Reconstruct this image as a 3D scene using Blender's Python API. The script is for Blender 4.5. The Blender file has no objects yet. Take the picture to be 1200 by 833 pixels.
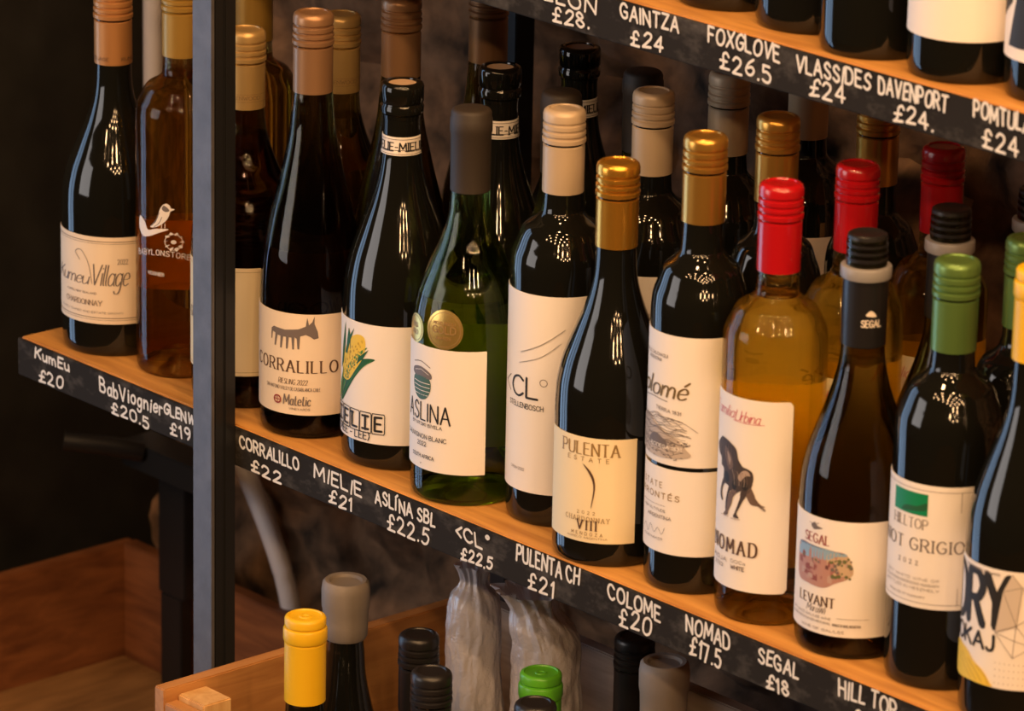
import bpy, bmesh, math, random
from mathutils import Vector, Matrix, noise
PI = math.pi
random.seed(7)
SC = bpy.context.scene
COL = SC.collection

# ------------------------------------------------------------------ camera
CAM = (2.9020017, -2.08355171, 1.15713966)
YAW, PITCH, ROLL, FPX = -0.83880801, 0.31685872, 0.02048534, math.exp(8.61911387)
fw = Vector((math.sin(YAW)*math.cos(PITCH), math.cos(YAW)*math.cos(PITCH), -math.sin(PITCH)))
rt = fw.cross(Vector((0, 0, 1))).normalized()
up = rt.cross(fw)
r2 = math.cos(ROLL)*rt + math.sin(ROLL)*up
u2 = -math.sin(ROLL)*rt + math.cos(ROLL)*up
cam_data = bpy.data.cameras.new('camera')
cam = bpy.data.objects.new('camera', cam_data)
COL.objects.link(cam)
m = Matrix((r2, u2, -fw)).transposed().to_4x4()
m.translation = Vector(CAM)
cam.matrix_world = m
cam_data.sensor_fit = 'HORIZONTAL'
cam_data.sensor_width = 36.0
cam_data.lens = 36.0*FPX/1200.0
cam_data.clip_start, cam_data.clip_end = 0.1, 50
cam_data.dof.use_dof = True
cam_data.dof.focus_distance = 3.42
cam_data.dof.aperture_fstop = 12.0
SC.camera = cam

# ------------------------------------------------------------------ light
w = bpy.data.worlds.new('room_light')
SC.world = w
w.use_nodes = True
bg = w.node_tree.nodes['Background']
bg.inputs['Color'].default_value = (0.9, 0.55, 0.33, 1)
bg.inputs['Strength'].default_value = 0.024
vs = SC.view_settings
vs.view_transform, vs.look, vs.exposure, vs.gamma = 'Standard', 'None', 0.45, 1.0
vs.use_curve_mapping = False

def aim(o, target):
    d = Vector(target) - Vector(o.location)
    o.rotation_euler = d.to_track_quat('-Z', 'Y').to_euler()

def area(name, loc, target, sx, sy, power, color):
    l = bpy.data.lights.new(name, 'AREA')
    l.shape, l.size, l.size_y, l.energy, l.color = 'RECTANGLE', sx, sy, power, color
    o = bpy.data.objects.new(name, l)
    COL.objects.link(o)
    o.location = loc
    aim(o, target)
    return o

# daylight from the shop window to the left, and the warm lamps overhead in front of the shelf
for i in range(3):   # three tall panes of the glazed door
    area('window_daylight', (-1.72-0.02*i, -0.55-0.45*i, 0.15), (0.6, 0.05-0.1*i, 0.1), 0.30, 2.7, 6.5, (0.46, 0.68, 1.0))
area('shop_front_daylight', (-0.7, -2.6, 0.55), (0.5, 0.05, 0.0), 1.3, 1.3, 16, (0.98, 0.90, 0.86))
BULB_C, BULB_P, BULB_R = Vector((2.45, -1.45, 1.95)), 15.5, 0.055
for i in range(6):
    for j in range(5):
        l = bpy.data.lights.new('bulb_light', 'POINT')
        l.energy, l.color, l.shadow_soft_size = BULB_P, (1.0, 0.58, 0.27), BULB_R
        o = bpy.data.objects.new('bulb_light', l)
        COL.objects.link(o)
        o.location = BULB_C + Vector(((i-2.5)*0.72 + (j % 2)*0.36, (j-2)*0.62, 0))
SC.cycles.sample_clamp_indirect = 6.0

# ------------------------------------------------------------------ materials
MATS = {}
def nt(name):
    mt = bpy.data.materials.new(name)
    mt.use_nodes = True
    return mt, mt.node_tree, mt.node_tree.nodes['Principled BSDF']

def flat(name, col, rough=0.5, metal=0.0, spec=0.5, coat=0.0, bump=0.0, bscale=400, vary=0.0, vscale=40):
    if name in MATS: return MATS[name]
    mt, t, b = nt(name)
    b.inputs['Base Color'].default_value = (*col, 1)
    b.inputs['Roughness'].default_value = rough
    b.inputs['Metallic'].default_value = metal
    b.inputs['Specular IOR Level'].default_value = spec
    b.inputs['Coat Weight'].default_value = coat
    tc = t.nodes.new('ShaderNodeTexCoord')
    if bump:
        n = t.nodes.new('ShaderNodeTexNoise'); n.inputs['Scale'].default_value = bscale
        n.inputs['Detail'].default_value = 3
        t.links.new(tc.outputs['Object'], n.inputs['Vector'])
        bp = t.nodes.new('ShaderNodeBump'); bp.inputs['Strength'].default_value = bump
        bp.inputs['Distance'].default_value = 0.001
        t.links.new(n.outputs['Fac'], bp.inputs['Height'])
        t.links.new(bp.outputs['Normal'], b.inputs['Normal'])
    if vary:
        n = t.nodes.new('ShaderNodeTexNoise'); n.inputs['Scale'].default_value = vscale
        n.inputs['Detail'].default_value = 5
        t.links.new(tc.outputs['Object'], n.inputs['Vector'])
        r = t.nodes.new('ShaderNodeValToRGB')
        r.color_ramp.elements[0].color = (*[c*(1-vary) for c in col], 1)
        r.color_ramp.elements[1].color = (*[min(1, c*(1+vary)) for c in col], 1)
        r.color_ramp.elements[0].position, r.color_ramp.elements[1].position = 0.3, 0.7
        t.links.new(n.outputs['Fac'], r.inputs['Fac'])
        t.links.new(r.outputs['Color'], b.inputs['Base Color'])
    MATS[name] = mt
    return mt

def wood(name, dark, light, stretch=(3, 40, 40), rough=0.5, scale=3.0, coat=0.0):
    if name in MATS: return MATS[name]
    mt, t, b = nt(name)
    tc = t.nodes.new('ShaderNodeTexCoord')
    mp = t.nodes.new('ShaderNodeMapping'); mp.inputs['Scale'].default_value = stretch
    n = t.nodes.new('ShaderNodeTexNoise'); n.inputs['Scale'].default_value = scale
    n.inputs['Detail'].default_value = 8; n.inputs['Distortion'].default_value = 0.6
    r = t.nodes.new('ShaderNodeValToRGB')
    r.color_ramp.elements[0].color, r.color_ramp.elements[1].color = (*dark, 1), (*light, 1)
    r.color_ramp.elements[0].position, r.color_ramp.elements[1].position = 0.3, 0.68
    t.links.new(tc.outputs['Object'], mp.inputs['Vector'])
    t.links.new(mp.outputs['Vector'], n.inputs['Vector'])
    t.links.new(n.outputs['Fac'], r.inputs['Fac'])
    t.links.new(r.outputs['Color'], b.inputs['Base Color'])
    bp = t.nodes.new('ShaderNodeBump'); bp.inputs['Strength'].default_value = 0.15
    bp.inputs['Distance'].default_value = 0.001
    t.links.new(n.outputs['Fac'], bp.inputs['Height'])
    t.links.new(bp.outputs['Normal'], b.inputs['Normal'])
    b.inputs['Roughness'].default_value = rough
    b.inputs['Coat Weight'].default_value = coat
    MATS[name] = mt
    return mt

def glass(name, col, ior=1.37, see=.12, through=None):
    """Glass full of wine: one refracting body, part of the light passing straight through."""
    if name in MATS: return MATS[name]
    mt, t, b = nt(name)
    b.inputs['Base Color'].default_value = (*col, 1)
    b.inputs['Roughness'].default_value = 0.0
    b.inputs['IOR'].default_value = ior
    b.inputs['Transmission Weight'].default_value = 1.0
    tr = t.nodes.new('ShaderNodeBsdfTransparent'); tr.inputs['Color'].default_value = (*col, 1)
    mx = t.nodes.new('ShaderNodeMixShader'); mx.inputs['Fac'].default_value = see
    t.links.new(b.outputs['BSDF'], mx.inputs[1]); t.links.new(tr.outputs['BSDF'], mx.inputs[2])
    t.links.new(mx.outputs['Shader'], t.nodes['Material Output'].inputs['Surface'])
    if through:   # what is left of white light after 70 mm of wine
        va = t.nodes.new('ShaderNodeVolumeAbsorption')
        sg = [-math.log(c)/.07 for c in through]
        va.inputs['Density'].default_value = max(sg)*1.02
        va.inputs['Color'].default_value = (*[1-c/(max(sg)*1.02) for c in sg], 1)
        t.links.new(va.outputs['Volume'], t.nodes['Material Output'].inputs['Volume'])
    MATS[name] = mt
    return mt

PAPER = flat('paper_warm_white', (0.86, 0.80, 0.74), 0.75, bump=0.06, bscale=900)
PAPER_TAN = flat('paper_tan', (0.80, 0.66, 0.50), 0.75, bump=0.06, bscale=900)
PAPER_CREAM = flat('paper_cream', (0.86, 0.72, 0.46), 0.75, bump=0.06, bscale=900)
PAPER_GOLD = flat('paper_straw', (0.78, 0.62, 0.36), 0.7, bump=0.06, bscale=900)
INK = flat('ink_black', (0.015, 0.014, 0.014), 0.6)
INK_BROWN = flat('ink_brown', (0.10, 0.05, 0.025), 0.6)
INK_GREY = flat('ink_grey', (0.16, 0.13, 0.12), 0.6)
INK_GOLD = flat('ink_gold', (0.30, 0.19, 0.07), 0.45)
INK_OLGOLD = flat('ink_olive_gold', (.16, .11, .04), .5)
INK_RED = flat('ink_red', (0.28, 0.03, 0.03), 0.6)
INK_PINK = flat('ink_pink', (0.55, 0.06, 0.12), 0.6)
INK_WHITE = flat('ink_white', (0.82, 0.74, 0.66), 0.6)
CHALK = flat('chalk_white', (0.80, 0.78, 0.74), 0.9, bump=0.5, bscale=900)
GREEN_D = flat('ink_dark_green', (0.01, 0.10, 0.035), 0.6)
GREEN_L = flat('ink_leaf_green', (0.04, 0.20, 0.04), 0.6)
GREEN_B = flat('ink_bright_green', (0.0, 0.22, 0.08), 0.5)
TEAL = flat('ink_teal_green', (0.05, 0.12, 0.09), 0.6)
YEL = flat('ink_corn_yellow', (0.80, 0.55, 0.05), 0.6)
YEL_D = flat('ink_corn_ochre', (0.50, 0.30, 0.02), 0.6)
SKYB = flat('ink_sky_blue', (0.25, 0.40, 0.55), 0.6)
BRICKR = flat('ink_brick_red', (0.25, 0.07, 0.06), 0.6)
BRICKL = flat('ink_brick_pink', (0.45, 0.24, 0.20), 0.6)
OLIVE = flat('ink_olive', (0.12, 0.14, 0.05), 0.6)
SAND = flat('ink_sand', (0.55, 0.40, 0.26), 0.6)
G_DARK = flat('glass_near_black', (0.006, 0.006, 0.0045), 0.06, spec=0.5)
G_GREEN = glass('glass_bottle_green', (0.80, 0.88, 0.50), see=.12, through=(.38, .48, .06))
G_OLIVE = glass('glass_olive', (0.74, 0.64, 0.36), see=.1, through=(.13, .08, .008))
G_BROWN = glass('glass_dark_brown', (0.66, 0.54, 0.32), see=.1, through=(.11, .065, .008))
G_STRAW = glass('glass_of_straw_wine', (0.97, 0.93, 0.70), see=.3, through=(.80, .64, .15))
G_AMBER = glass('glass_of_amber_wine', (0.95, 0.86, 0.62), see=.3, through=(.60, .36, .05))
AIR = glass('head_space', (0.97, 0.96, 0.92), see=.5)
PAPER_BACK = flat('paper_back', (0.88, 0.74, 0.42), 0.8)

# ------------------------------------------------------------------ mesh helpers
def tag(o, label=None, cat=None, group=None, kind=None):
    if label: o['label'] = label
    if cat: o['category'] = cat
    if group: o['group'] = group
    if kind: o['kind'] = kind
    return o

def empty(name, loc=(0, 0, 0), rz=0):
    o = bpy.data.objects.new(name, None)
    COL.objects.link(o)
    o.location = loc
    o.rotation_euler = (0, 0, rz)
    o.empty_display_size = 0.02
    return o

def link(name, bm, mats, parent=None, smooth=True, loc=None):
    me = bpy.data.meshes.new(name)
    bmesh.ops.recalc_face_normals(bm, faces=bm.faces) if smooth != 'keep' else None
    bm.to_mesh(me)
    bm.free()
    if not isinstance(mats, (list, tuple)): mats = [mats]
    for mt in mats: me.materials.append(mt)
    o = bpy.data.objects.new(name, me)
    COL.objects.link(o)
    if smooth:
        for p in me.polygons: p.use_smooth = True
        if hasattr(me, 'set_sharp_from_angle'): me.set_sharp_from_angle(angle=math.radians(38))
    if parent: o.parent = parent
    if loc: o.location = loc
    return o

def add_box(bm, x0, x1, y0, y1, z0, z1, bev=0.0):
    b2 = bmesh.new()
    bmesh.ops.create_cube(b2, size=1)
    for v in b2.verts:
        v.co = Vector((x0+(v.co.x+.5)*(x1-x0), y0+(v.co.y+.5)*(y1-y0), z0+(v.co.z+.5)*(z1-z0)))
    if bev: bmesh.ops.bevel(b2, geom=b2.edges[:], offset=bev, segments=2, affect='EDGES')
    me = bpy.data.meshes.new('tmp'); b2.to_mesh(me); b2.free()
    bm.from_mesh(me); bpy.data.meshes.remove(me)

def box(name, dims, mat, parent=None, bev=0.001):
    bm = bmesh.new(); add_box(bm, *dims, bev)
    return link(name, bm, mat, parent)

def add_lathe(bm, prof, seg=56, cx=0, cy=0):
    rings = []
    for (r, z) in prof:
        if r < 1e-5: rings.append([bm.verts.new((cx, cy, z))])
        else: rings.append([bm.verts.new((cx+r*math.cos(2*PI*k/seg), cy+r*math.sin(2*PI*k/seg), z)) for k in range(seg)])
    for a, b in zip(rings, rings[1:]):
        if len(a) == 1 and len(b) == 1: continue
        for k in range(seg):
            k2 = (k+1) % seg
            if len(a) == 1: bm.faces.new((a[0], b[k2], b[k]))
            elif len(b) == 1: bm.faces.new((a[k], a[k2], b[0]))
            else: bm.faces.new((a[k], a[k2], b[k2], b[k]))

def lathe(name, prof, mat, parent=None, seg=56):
    bm = bmesh.new(); add_lathe(bm, prof, seg)
    return link(name, bm, mat, parent)

def cr(pts, n=8):
    """Catmull-Rom through the points."""
    out = []
    P = [pts[0]] + list(pts) + [pts[-1]]
    if len(pts) > 2 and abs(pts[0][0]-pts[-1][0]) + abs(pts[0][1]-pts[-1][1]) < 1e-6:
        P[0], P[-1] = pts[-2], pts[1]
    for i in range(1, len(P)-2):
        p0, p1, p2, p3 = P[i-1], P[i], P[i+1], P[i+2]
        for k in range(n):
            t = k/n
            out.append(tuple(0.5*((2*b) + (-a+c)*t + (2*a-5*b+4*c-d)*t*t + (-a+3*b-3*c+d)*t**3) for a, b, c, d in zip(p0, p1, p2, p3)))
    out.append(tuple(pts[-1]))
    return out

def add_tube(bm, pts, r, seg=12):
    pts = [Vector(p) for p in pts]
    rings = []
    for i, p in enumerate(pts):
        d = (pts[min(i+1, len(pts)-1)] - pts[max(i-1, 0)]).normalized()
        a = d.cross(Vector((0.13, 0.31, 0.94)) if abs(d.z) < .9 else Vector((1, 0, 0))).normalized()
        b = d.cross(a)
        rr = r[i] if isinstance(r, (list, tuple)) else r
        rings.append([bm.verts.new(p + rr*(math.cos(2*PI*k/seg)*a + math.sin(2*PI*k/seg)*b)) for k in range(seg)])
    for A, B in zip(rings, rings[1:]):
        for k in range(seg): bm.faces.new((A[k], A[(k+1) % seg], B[(k+1) % seg], B[k]))
    bm.faces.new(rings[0]); bm.faces.new(rings[-1])

def copy_tree(o, parent=None):
    c = o.copy()
    COL.objects.link(c)
    if parent: c.parent = parent
    for ch in list(o.children): copy_tree(ch, c)
    return c

# ------------------------------------------------------------------ lettering: a stroke alphabet (cap height 1)
G = {}
def g(ch, w, s): G[ch] = (w, [(p.strip().startswith('~'), [tuple(map(float, q.split(','))) for q in p.strip().lstrip('~').split()]) for p in s.split('|')])
g('A', .7, '0,0 .35,1 .7,0|.13,.35 .57,.35'); g('B', .6, '0,0 0,1|~0,1 .35,1 .52,.77 .35,.53 0,.53|~0,.53 .42,.53 .6,.27 .42,0 0,0')
g('C', .64, '~.64,.82 .4,1 .13,.87 0,.5 .13,.13 .4,0 .64,.18'); g('D', .64, '0,0 0,1|~0,1 .35,.99 .6,.75 .6,.25 .35,.01 0,0')
g('E', .5, '.5,1 0,1 0,0 .5,0|0,.52 .42,.52'); g('F', .5, '.5,1 0,1 0,0|0,.52 .42,.52')
g('G', .66, '~.64,.82 .4,1 .13,.87 0,.5 .13,.13 .4,0 .64,.15|.64,.15 .64,.45 .38,.45'); g('H', .62, '0,0 0,1|.62,0 .62,1|0,.52 .62,.52')
g('I', .06, '.03,0 .03,1'); g('J', .4, '~.4,1 .4,.3 .3,.05 .12,.0 0,.15'); g('K', .6, '0,0 0,1|.58,1 0,.42|.2,.58 .6,0'); g('L', .48, '0,1 0,0 .48,0')
g('M', .8, '0,0 .05,1 .4,.25 .75,1 .8,0'); g('N', .64, '0,0 0,1 .64,0 .64,1'); g('O', .72, '~.36,1 .1,.86 0,.5 .1,.14 .36,0 .62,.14 .72,.5 .62,.86 .36,1')
g('P', .56, '0,0 0,1|~0,1 .38,1 .56,.74 .38,.47 0,.47'); g('Q', .72, '~.36,1 .1,.86 0,.5 .1,.14 .36,0 .62,.14 .72,.5 .62,.86 .36,1|.45,.25 .75,-.1')
g('R', .6, '0,0 0,1|~0,1 .38,1 .56,.76 .38,.5 0,.5|.28,.5 .6,0'); g('S', .54, '~.52,.83 .3,1 .06,.84 .1,.62 .45,.4 .53,.18 .3,0 0,.15')
g('T', .6, '0,1 .6,1|.3,1 .3,0'); g('U', .62, '~0,1 0,.3 .1,.05 .31,0 .52,.05 .62,.3 .62,1'); g('V', .66, '0,1 .33,0 .66,1')
g('W', .9, '0,1 .24,0 .45,.8 .66,0 .9,1'); g('X', .62, '0,1 .62,0|0,0 .62,1'); g('Y', .64, '0,1 .32,.48 .64,1|.32,.48 .32,0'); g('Z', .58, '0,1 .58,1 0,0 .58,0')
g('0', .56, '~.28,1 .06,.85 0,.5 .06,.15 .28,0 .5,.15 .56,.5 .5,.85 .28,1'); g('1', .2, '.0,.78 .16,1 .16,0'); g('2', .55, '~.02,.78 .2,1 .46,.9 .46,.62 .2,.25 0,0|0,0 .55,.02')
g('3', .5, '~.03,.85 .25,1 .46,.8 .2,.54|~.2,.54 .5,.4 .44,.1 .22,0 0,.13'); g('4', .56, '.4,0 .4,1 0,.3 .56,.3'); g('5', .5, '.46,1 .08,1 .04,.58|~.04,.58 .28,.64 .5,.42 .4,.08 .18,0 0,.1')
g('6', .52, '~.42,.97 .14,.7 0,.3 .14,.03 .38,.03 .5,.28 .36,.5 .1,.42'); g('7', .5, '0,1 .5,1 .16,0'); g('8', .52, '~.26,.54 .05,.76 .26,1 .47,.76 .26,.54 .0,.26 .26,0 .52,.26 .26,.54'); g('9', .5, '~.46,.7 .26,.46 .03,.66 .16,.96 .4,.95 .48,.7 .42,.3 .26,0')
g('£', .58, '~.56,.8 .42,1 .22,.86 .22,.5 .2,.18 .04,0|.02,0 .58,.03|.02,.47 .44,.47'); g('.', .08, '.03,.0 .05,.03'); g('-', .3, '0,.45 .3,.45'); g('<', .4, '.4,.9 0,.5 .4,.1')
g('°', .24, '~.12,1 .0,.88 .12,.76 .24,.88 .12,1'); g('(', .2, '~.2,1.1 0,.5 .2,-.1'); g(')', .2, '~0,1.1 .2,.5 0,-.1'); g(',', .1, '.08,.05 .02,-.15'); g("'", .06, '.03,1 .03,.8')
g('Í', .3, '.05,0 .05,.85|.02,1.0 .25,1.2'); g('É', .5, '.5,1 0,1 0,0 .5,0|0,.52 .42,.52|.2,1.12 .36,1.3')
g('a', .44, '~.42,.48 .22,.6 .03,.4 .05,.1 .2,0 .38,.14 .42,.3|.43,.6 .41,.12 .48,0'); g('b', .44, '0,1 0,0|~0,.3 .2,.6 .42,.42 .38,.08 .18,0 0,.14'); g('c', .4, '~.4,.46 .22,.6 .03,.42 .03,.14 .2,0 .4,.12')
g('d', .46, '.44,1 .42,0|~.42,.45 .22,.6 .02,.4 .05,.08 .22,0 .42,.18'); g('e', .42, '~.02,.3 .4,.34 .36,.55 .2,.6 .03,.42 .04,.12 .2,0 .42,.1'); g('f', .3, '~.34,.95 .2,1 .12,.8 .12,0|0,.58 .28,.58')
g('g', .46, '~.42,.48 .22,.6 .03,.4 .06,.1 .22,0 .4,.2|~.43,.6 .42,-.1 .3,-.36 .08,-.36 0,-.24'); g('h', .44, '0,1 0,0|~0,.34 .2,.6 .38,.5 .42,.3 .42,0'); g('i', .08, '.04,.6 .04,0|.04,.8 .05,.84')
g('k', .4, '0,1 0,0|.36,.58 .02,.24|.14,.32 .4,0'); g('l', .1, '~.03,1 .03,.2 .1,0'); g('m', .7, '0,.6 0,0|~0,.38 .15,.6 .3,.52 .33,.3 .33,0|~.33,.38 .48,.6 .63,.52 .67,.3 .68,0'); g('n', .44, '0,.6 0,0|~0,.36 .2,.6 .38,.5 .42,.3 .43,0')
g('o', .46, '~.23,.6 .04,.48 .0,.3 .06,.08 .23,0 .4,.08 .46,.3 .42,.5 .23,.6'); g('r', .3, '0,.6 0,0|~0,.36 .14,.58 .3,.56'); g('s', .34, '~.33,.5 .18,.6 .04,.47 .3,.18 .2,.0 0,.08'); g('t', .3, '~.12,.9 .1,.15 .2,0 .3,.06|0,.6 .28,.6')
g('u', .44, '~0,.6 .02,.12 .18,0 .36,.12 .42,.3|.42,.6 .44,0'); g('v', .42, '0,.6 .2,0 .42,.6'); g('y', .44, '~0,.6 .04,.25 .2,.12 .4,.3|~.43,.6 .38,-.1 .22,-.35 .03,-.3'); g('é', .42, '~.02,.3 .4,.34 .36,.55 .2,.6 .03,.42 .04,.12 .2,0 .42,.1|.2,.74 .4,.95')

def strokes(text, gap=0.2, serif=False, shear=0.0, jit=0.0, space=.38):
    """Polylines of a text in cap-height units and its width."""
    out, x = [], 0.0
    for ch in text:
        if ch == ' ': x += space; continue
        wd, st = G.get(ch) or G[ch.upper()]
        dy, rot = random.uniform(-jit, jit)*.8, random.uniform(-jit, jit)
        for sm, pts in st:
            q = cr(pts, 6) if sm and len(pts) > 2 else list(pts)
            ends = [] if sm and len(pts) > 2 else [pts[0], pts[-1]]
            tr = lambda p: (x + p[0] + p[1]*(shear+rot), p[1] + dy + p[0]*rot)
            out.append([tr(p) for p in q])
            if serif:
                for e, o in ((pts[0], pts[1]), (pts[-1], pts[-2])):
                    if not sm and min(abs(e[1]), abs(e[1]-1)) < .02 and abs(e[1]-o[1]) > .4:
                        out.append([tr((e[0]-.11, e[1])), tr((e[0]+.11, e[1]))])
        x += wd + gap
    return out, x - gap

LAYER = [0]
def add_strokes(F, lines, thick, thin, mi=0, step=1.6):
    """Pen ribbons into F, a list of (polygon, material index, layer); units mm. Each stroke lies a hair above the one before."""
    for L in lines:
        P = [L[0]]
        for a, b in zip(L, L[1:]):
            d = math.hypot(b[0]-a[0], b[1]-a[1])
            if d < 1e-5: continue
            k = max(1, int(d/step))
            for i in range(1, k+1): P.append((a[0]+(b[0]-a[0])*i/k, a[1]+(b[1]-a[1])*i/k))
        if len(P) < 2: continue
        D = []
        for a, b in zip(P, P[1:]):
            d = math.hypot(b[0]-a[0], b[1]-a[1]); D.append(((b[0]-a[0])/d, (b[1]-a[1])/d))
        runs, cur = [], [0]
        for i in range(1, len(P)-1):
            cur.append(i)
            if D[i-1][0]*D[i][0]+D[i-1][1]*D[i][1] < .55: runs.append(cur); cur = [i]
        cur.append(len(P)-1); runs.append(cur)
        rr = min(thick, thin)/2
        joints = []
        for R in runs:
            LAYER[0] += 1
            side = []
            for j, i in enumerate(R):
                ds = ([D[i-1]] if j > 0 else []) + ([D[i]] if j < len(R)-1 else [])
                dx, dy = sum(q[0] for q in ds), sum(q[1] for q in ds)
                d = math.hypot(dx, dy) or 1
                dx, dy = dx/d, dy/d
                wv = (thin + (thick-thin)*abs(dy))/2
                side.append(((P[i][0]-dy*wv, P[i][1]+dx*wv), (P[i][0]+dy*wv, P[i][1]-dx*wv)))
            for (a1, a2), (b1, b2) in zip(side, side[1:]): F.append(([a1, a2, b2, b1], mi, LAYER[0]))
            joints += [P[R[0]], P[R[-1]]]
        for p in set(joints):
            LAYER[0] += 1
            F.append(([(p[0]+rr*math.cos(PI*k/5), p[1]+rr*math.sin(PI*k/5)) for k in range(10)], mi, LAYER[0]))

def add_text(F, s, x0, x1, y, h, mi=0, thick=None, thin=None, serif=False, shear=0.0, gap=.2, slope=0.0, jit=0.0):
    ln, wd = strokes(s, gap, serif, shear, jit)
    sx = (x1-x0)/wd
    ln = [[(x0+p[0]*sx, y+p[1]*h+p[0]*sx*slope) for p in l] for l in ln]
    thick = thick or h*.13
    add_strokes(F, ln, thick, thin or thick, mi)

def add_poly(F, pts, mi=0):
    LAYER[0] += 1
    F.append((pts, mi, LAYER[0]))
def add_disc(F, x, y, rx, ry, mi=0, n=24): add_poly(F, [(x+rx*math.cos(2*PI*k/n), y+ry*math.sin(2*PI*k/n)) for k in range(n)], mi)

def wrap_faces(name, F, mats, rfun, tc, parent, off=0.0007, flatY=None):
    """Flat drawing (mm) -> mesh lying on the bottle (angle tc) or, with flatY, on an upright board face."""
    bm = bmesh.new()
    l0 = min([q[2] for q in F], default=0)
    nl = max([q[2] for q in F], default=0) - l0 + 1
    dl = min(3e-6, .0006/nl)*1000
    for pts, mi, ly in F:
        vs_ = [bm.verts.new((p[0], p[1], (ly-l0)*dl)) for p in pts]
        try: f = bm.faces.new(vs_)
        except ValueError: continue
        f.material_index = mi
    big = [f for f in bm.faces if len(f.verts) > 4 and f.calc_area() > 3]
    if big: bmesh.ops.triangulate(bm, faces=big)
    if flatY is None:
        xs = [v.co.x for v in bm.verts]
        if xs:
            x = math.floor(min(xs)/2.5)*2.5 + 2.5
            while x < max(xs):
                near = [f for f in bm.faces if min(v.co.x for v in f.verts) < x-.05 and max(v.co.x for v in f.verts) > x+.05 and f.calc_area() > .8]
                if near:
                    ge = set(near); [ge.update(f.edges) for f in near]; [ge.update(f.verts) for f in near]
                    bmesh.ops.bisect_plane(bm, geom=list(ge), plane_co=(x, 0, 0), plane_no=(1, 0, 0))
                x += 2.5
    for v in bm.verts:
        u, z, lift = v.co.x/1000, v.co.y/1000, v.co.z/1000
        if flatY is None:
            r = rfun(z) + lift
            th = tc + u/rfun(-1)
            v.co = ((r+off)*math.cos(th), (r+off)*math.sin(th), z)
        else: v.co = (u, flatY-lift, z)
    bm.normal_update()
    for f in bm.faces:
        c = f.calc_center_median()
        ref = Vector((c.x, c.y, 0)) if flatY is None else Vector((0, -1, 0))
        if f.normal.dot(ref) < 0: f.normal_flip()
    return link(name, bm, mats, parent, smooth='keep')

# ------------------------------------------------------------------ bottles
def smooth_profile(pts, n=6):
    """(z, r) points -> dense monotone profile."""
    zs, rs = [p[0] for p in pts], [p[1] for p in pts]
    k = len(pts)
    sl = [(rs[i+1]-rs[i])/(zs[i+1]-zs[i]) for i in range(k-1)]
    ms = [sl[0]] + [0 if sl[i-1]*sl[i] <= 0 else 2*sl[i-1]*sl[i]/(sl[i-1]+sl[i]) for i in range(1, k-1)] + [sl[-1]]
    out = []
    for i in range(k-1):
        h = zs[i+1]-zs[i]
        for j in range(n):
            t = j/n
            r = (2*t**3-3*t*t+1)*rs[i] + (t**3-2*t*t+t)*h*ms[i] + (-2*t**3+3*t*t)*rs[i+1] + (t**3-t*t)*h*ms[i+1]
            out.append((zs[i]+t*h, r))
    out.append((zs[-1], rs[-1]))
    return out

def shape(kind, H, R, zs=None, zn=None):
    """Body outline from the heel up to just below the mouth; zs: top of the straight side, zn: foot of the neck."""
    rn = 0.0138
    if kind == 'bordeaux':
        a, b = zs or H-.112, zn or H-.078
        d = b-a
        up_ = [(a, R), (a+.25*d, R*.975), (a+.5*d, R*.87), (a+.72*d, .5*R+.5*rn+.002), (a+.9*d, rn+.0035), (b, rn+.0009), (H-.055, rn), (H-.003, rn-.0004)]
    elif kind == 'burgundy':
        a, b = zs or .112, zn or H-.07
        d = b-a
        up_ = [(a, R), (a+.14*d, R*.985), (a+.32*d, R*.90), (a+.52*d, rn+(R-rn)*.56), (a+.74*d, rn+(R-rn)*.22), (a+.9*d, rn+(R-rn)*.06), (b, rn+.0006), (H-.05, rn), (H-.003, rn-.0004)]
    else:  # flute
        a, b = zs or .1, zn or H-.06
        d = b-a
        up_ = [(a, R), (a+.15*d, R*.975), (a+.35*d, R*.86), (a+.6*d, rn+(R-rn)*.42), (a+.82*d, rn+(R-rn)*.15), (b, rn+.0012), (H-.05, rn), (H-.003, rn-.0004)]
    low = [(0.0, R*.9), (.0015, R*.955), (.005, R*.99), (.010, R)]
    body = low + [(z, r) for z, r in smooth_profile([(.010, R), (a*.5, R)] + up_, 5)][1:]
    return body

def bottle(name, X, Y, z0, kind, H, R, gmat, cap, fill=None, zs=None, zn=None, punt=.018):
    root = empty(name, (X, Y, z0))
    body = shape(kind, H, R, zs, zn)
    foot = [(0, punt), (R*.45, punt*.75), (R*.72, punt*.2), (R*.86, .0003)]
    outer = foot + [(r, z) for z, r in body]
    lathe('bottle_glass', outer + [(0, H-.003)], gmat, root)
    if fill:
        cav = [(0, fill)] + [(max(.004, r-.0024), z) for z, r in body if z > fill+.0005 and z < H-.006]
        bm = bmesh.new(); add_lathe(bm, cav + [(0, cav[-1][1])], 48)
        bmesh.ops.recalc_face_normals(bm, faces=bm.faces)
        bmesh.ops.reverse_faces(bm, faces=bm.faces)
        o = link('head_space', bm, AIR, root, smooth='keep')
        for p in o.data.polygons: p.use_smooth = len(p.vertices) == 4
    make_cap(root, H, *cap)
    def rfun(z):
        if z < 0: return R
        for (za, ra), (zb, rb) in zip(body, body[1:]):
            if za <= z <= zb: return ra + (rb-ra)*(z-za)/(zb-za)
        return body[-1][1]
    root_info[root.name] = (R, rfun, math.atan2(CAM[1]-Y, CAM[0]-X))
    return root
root_info = {}

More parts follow.
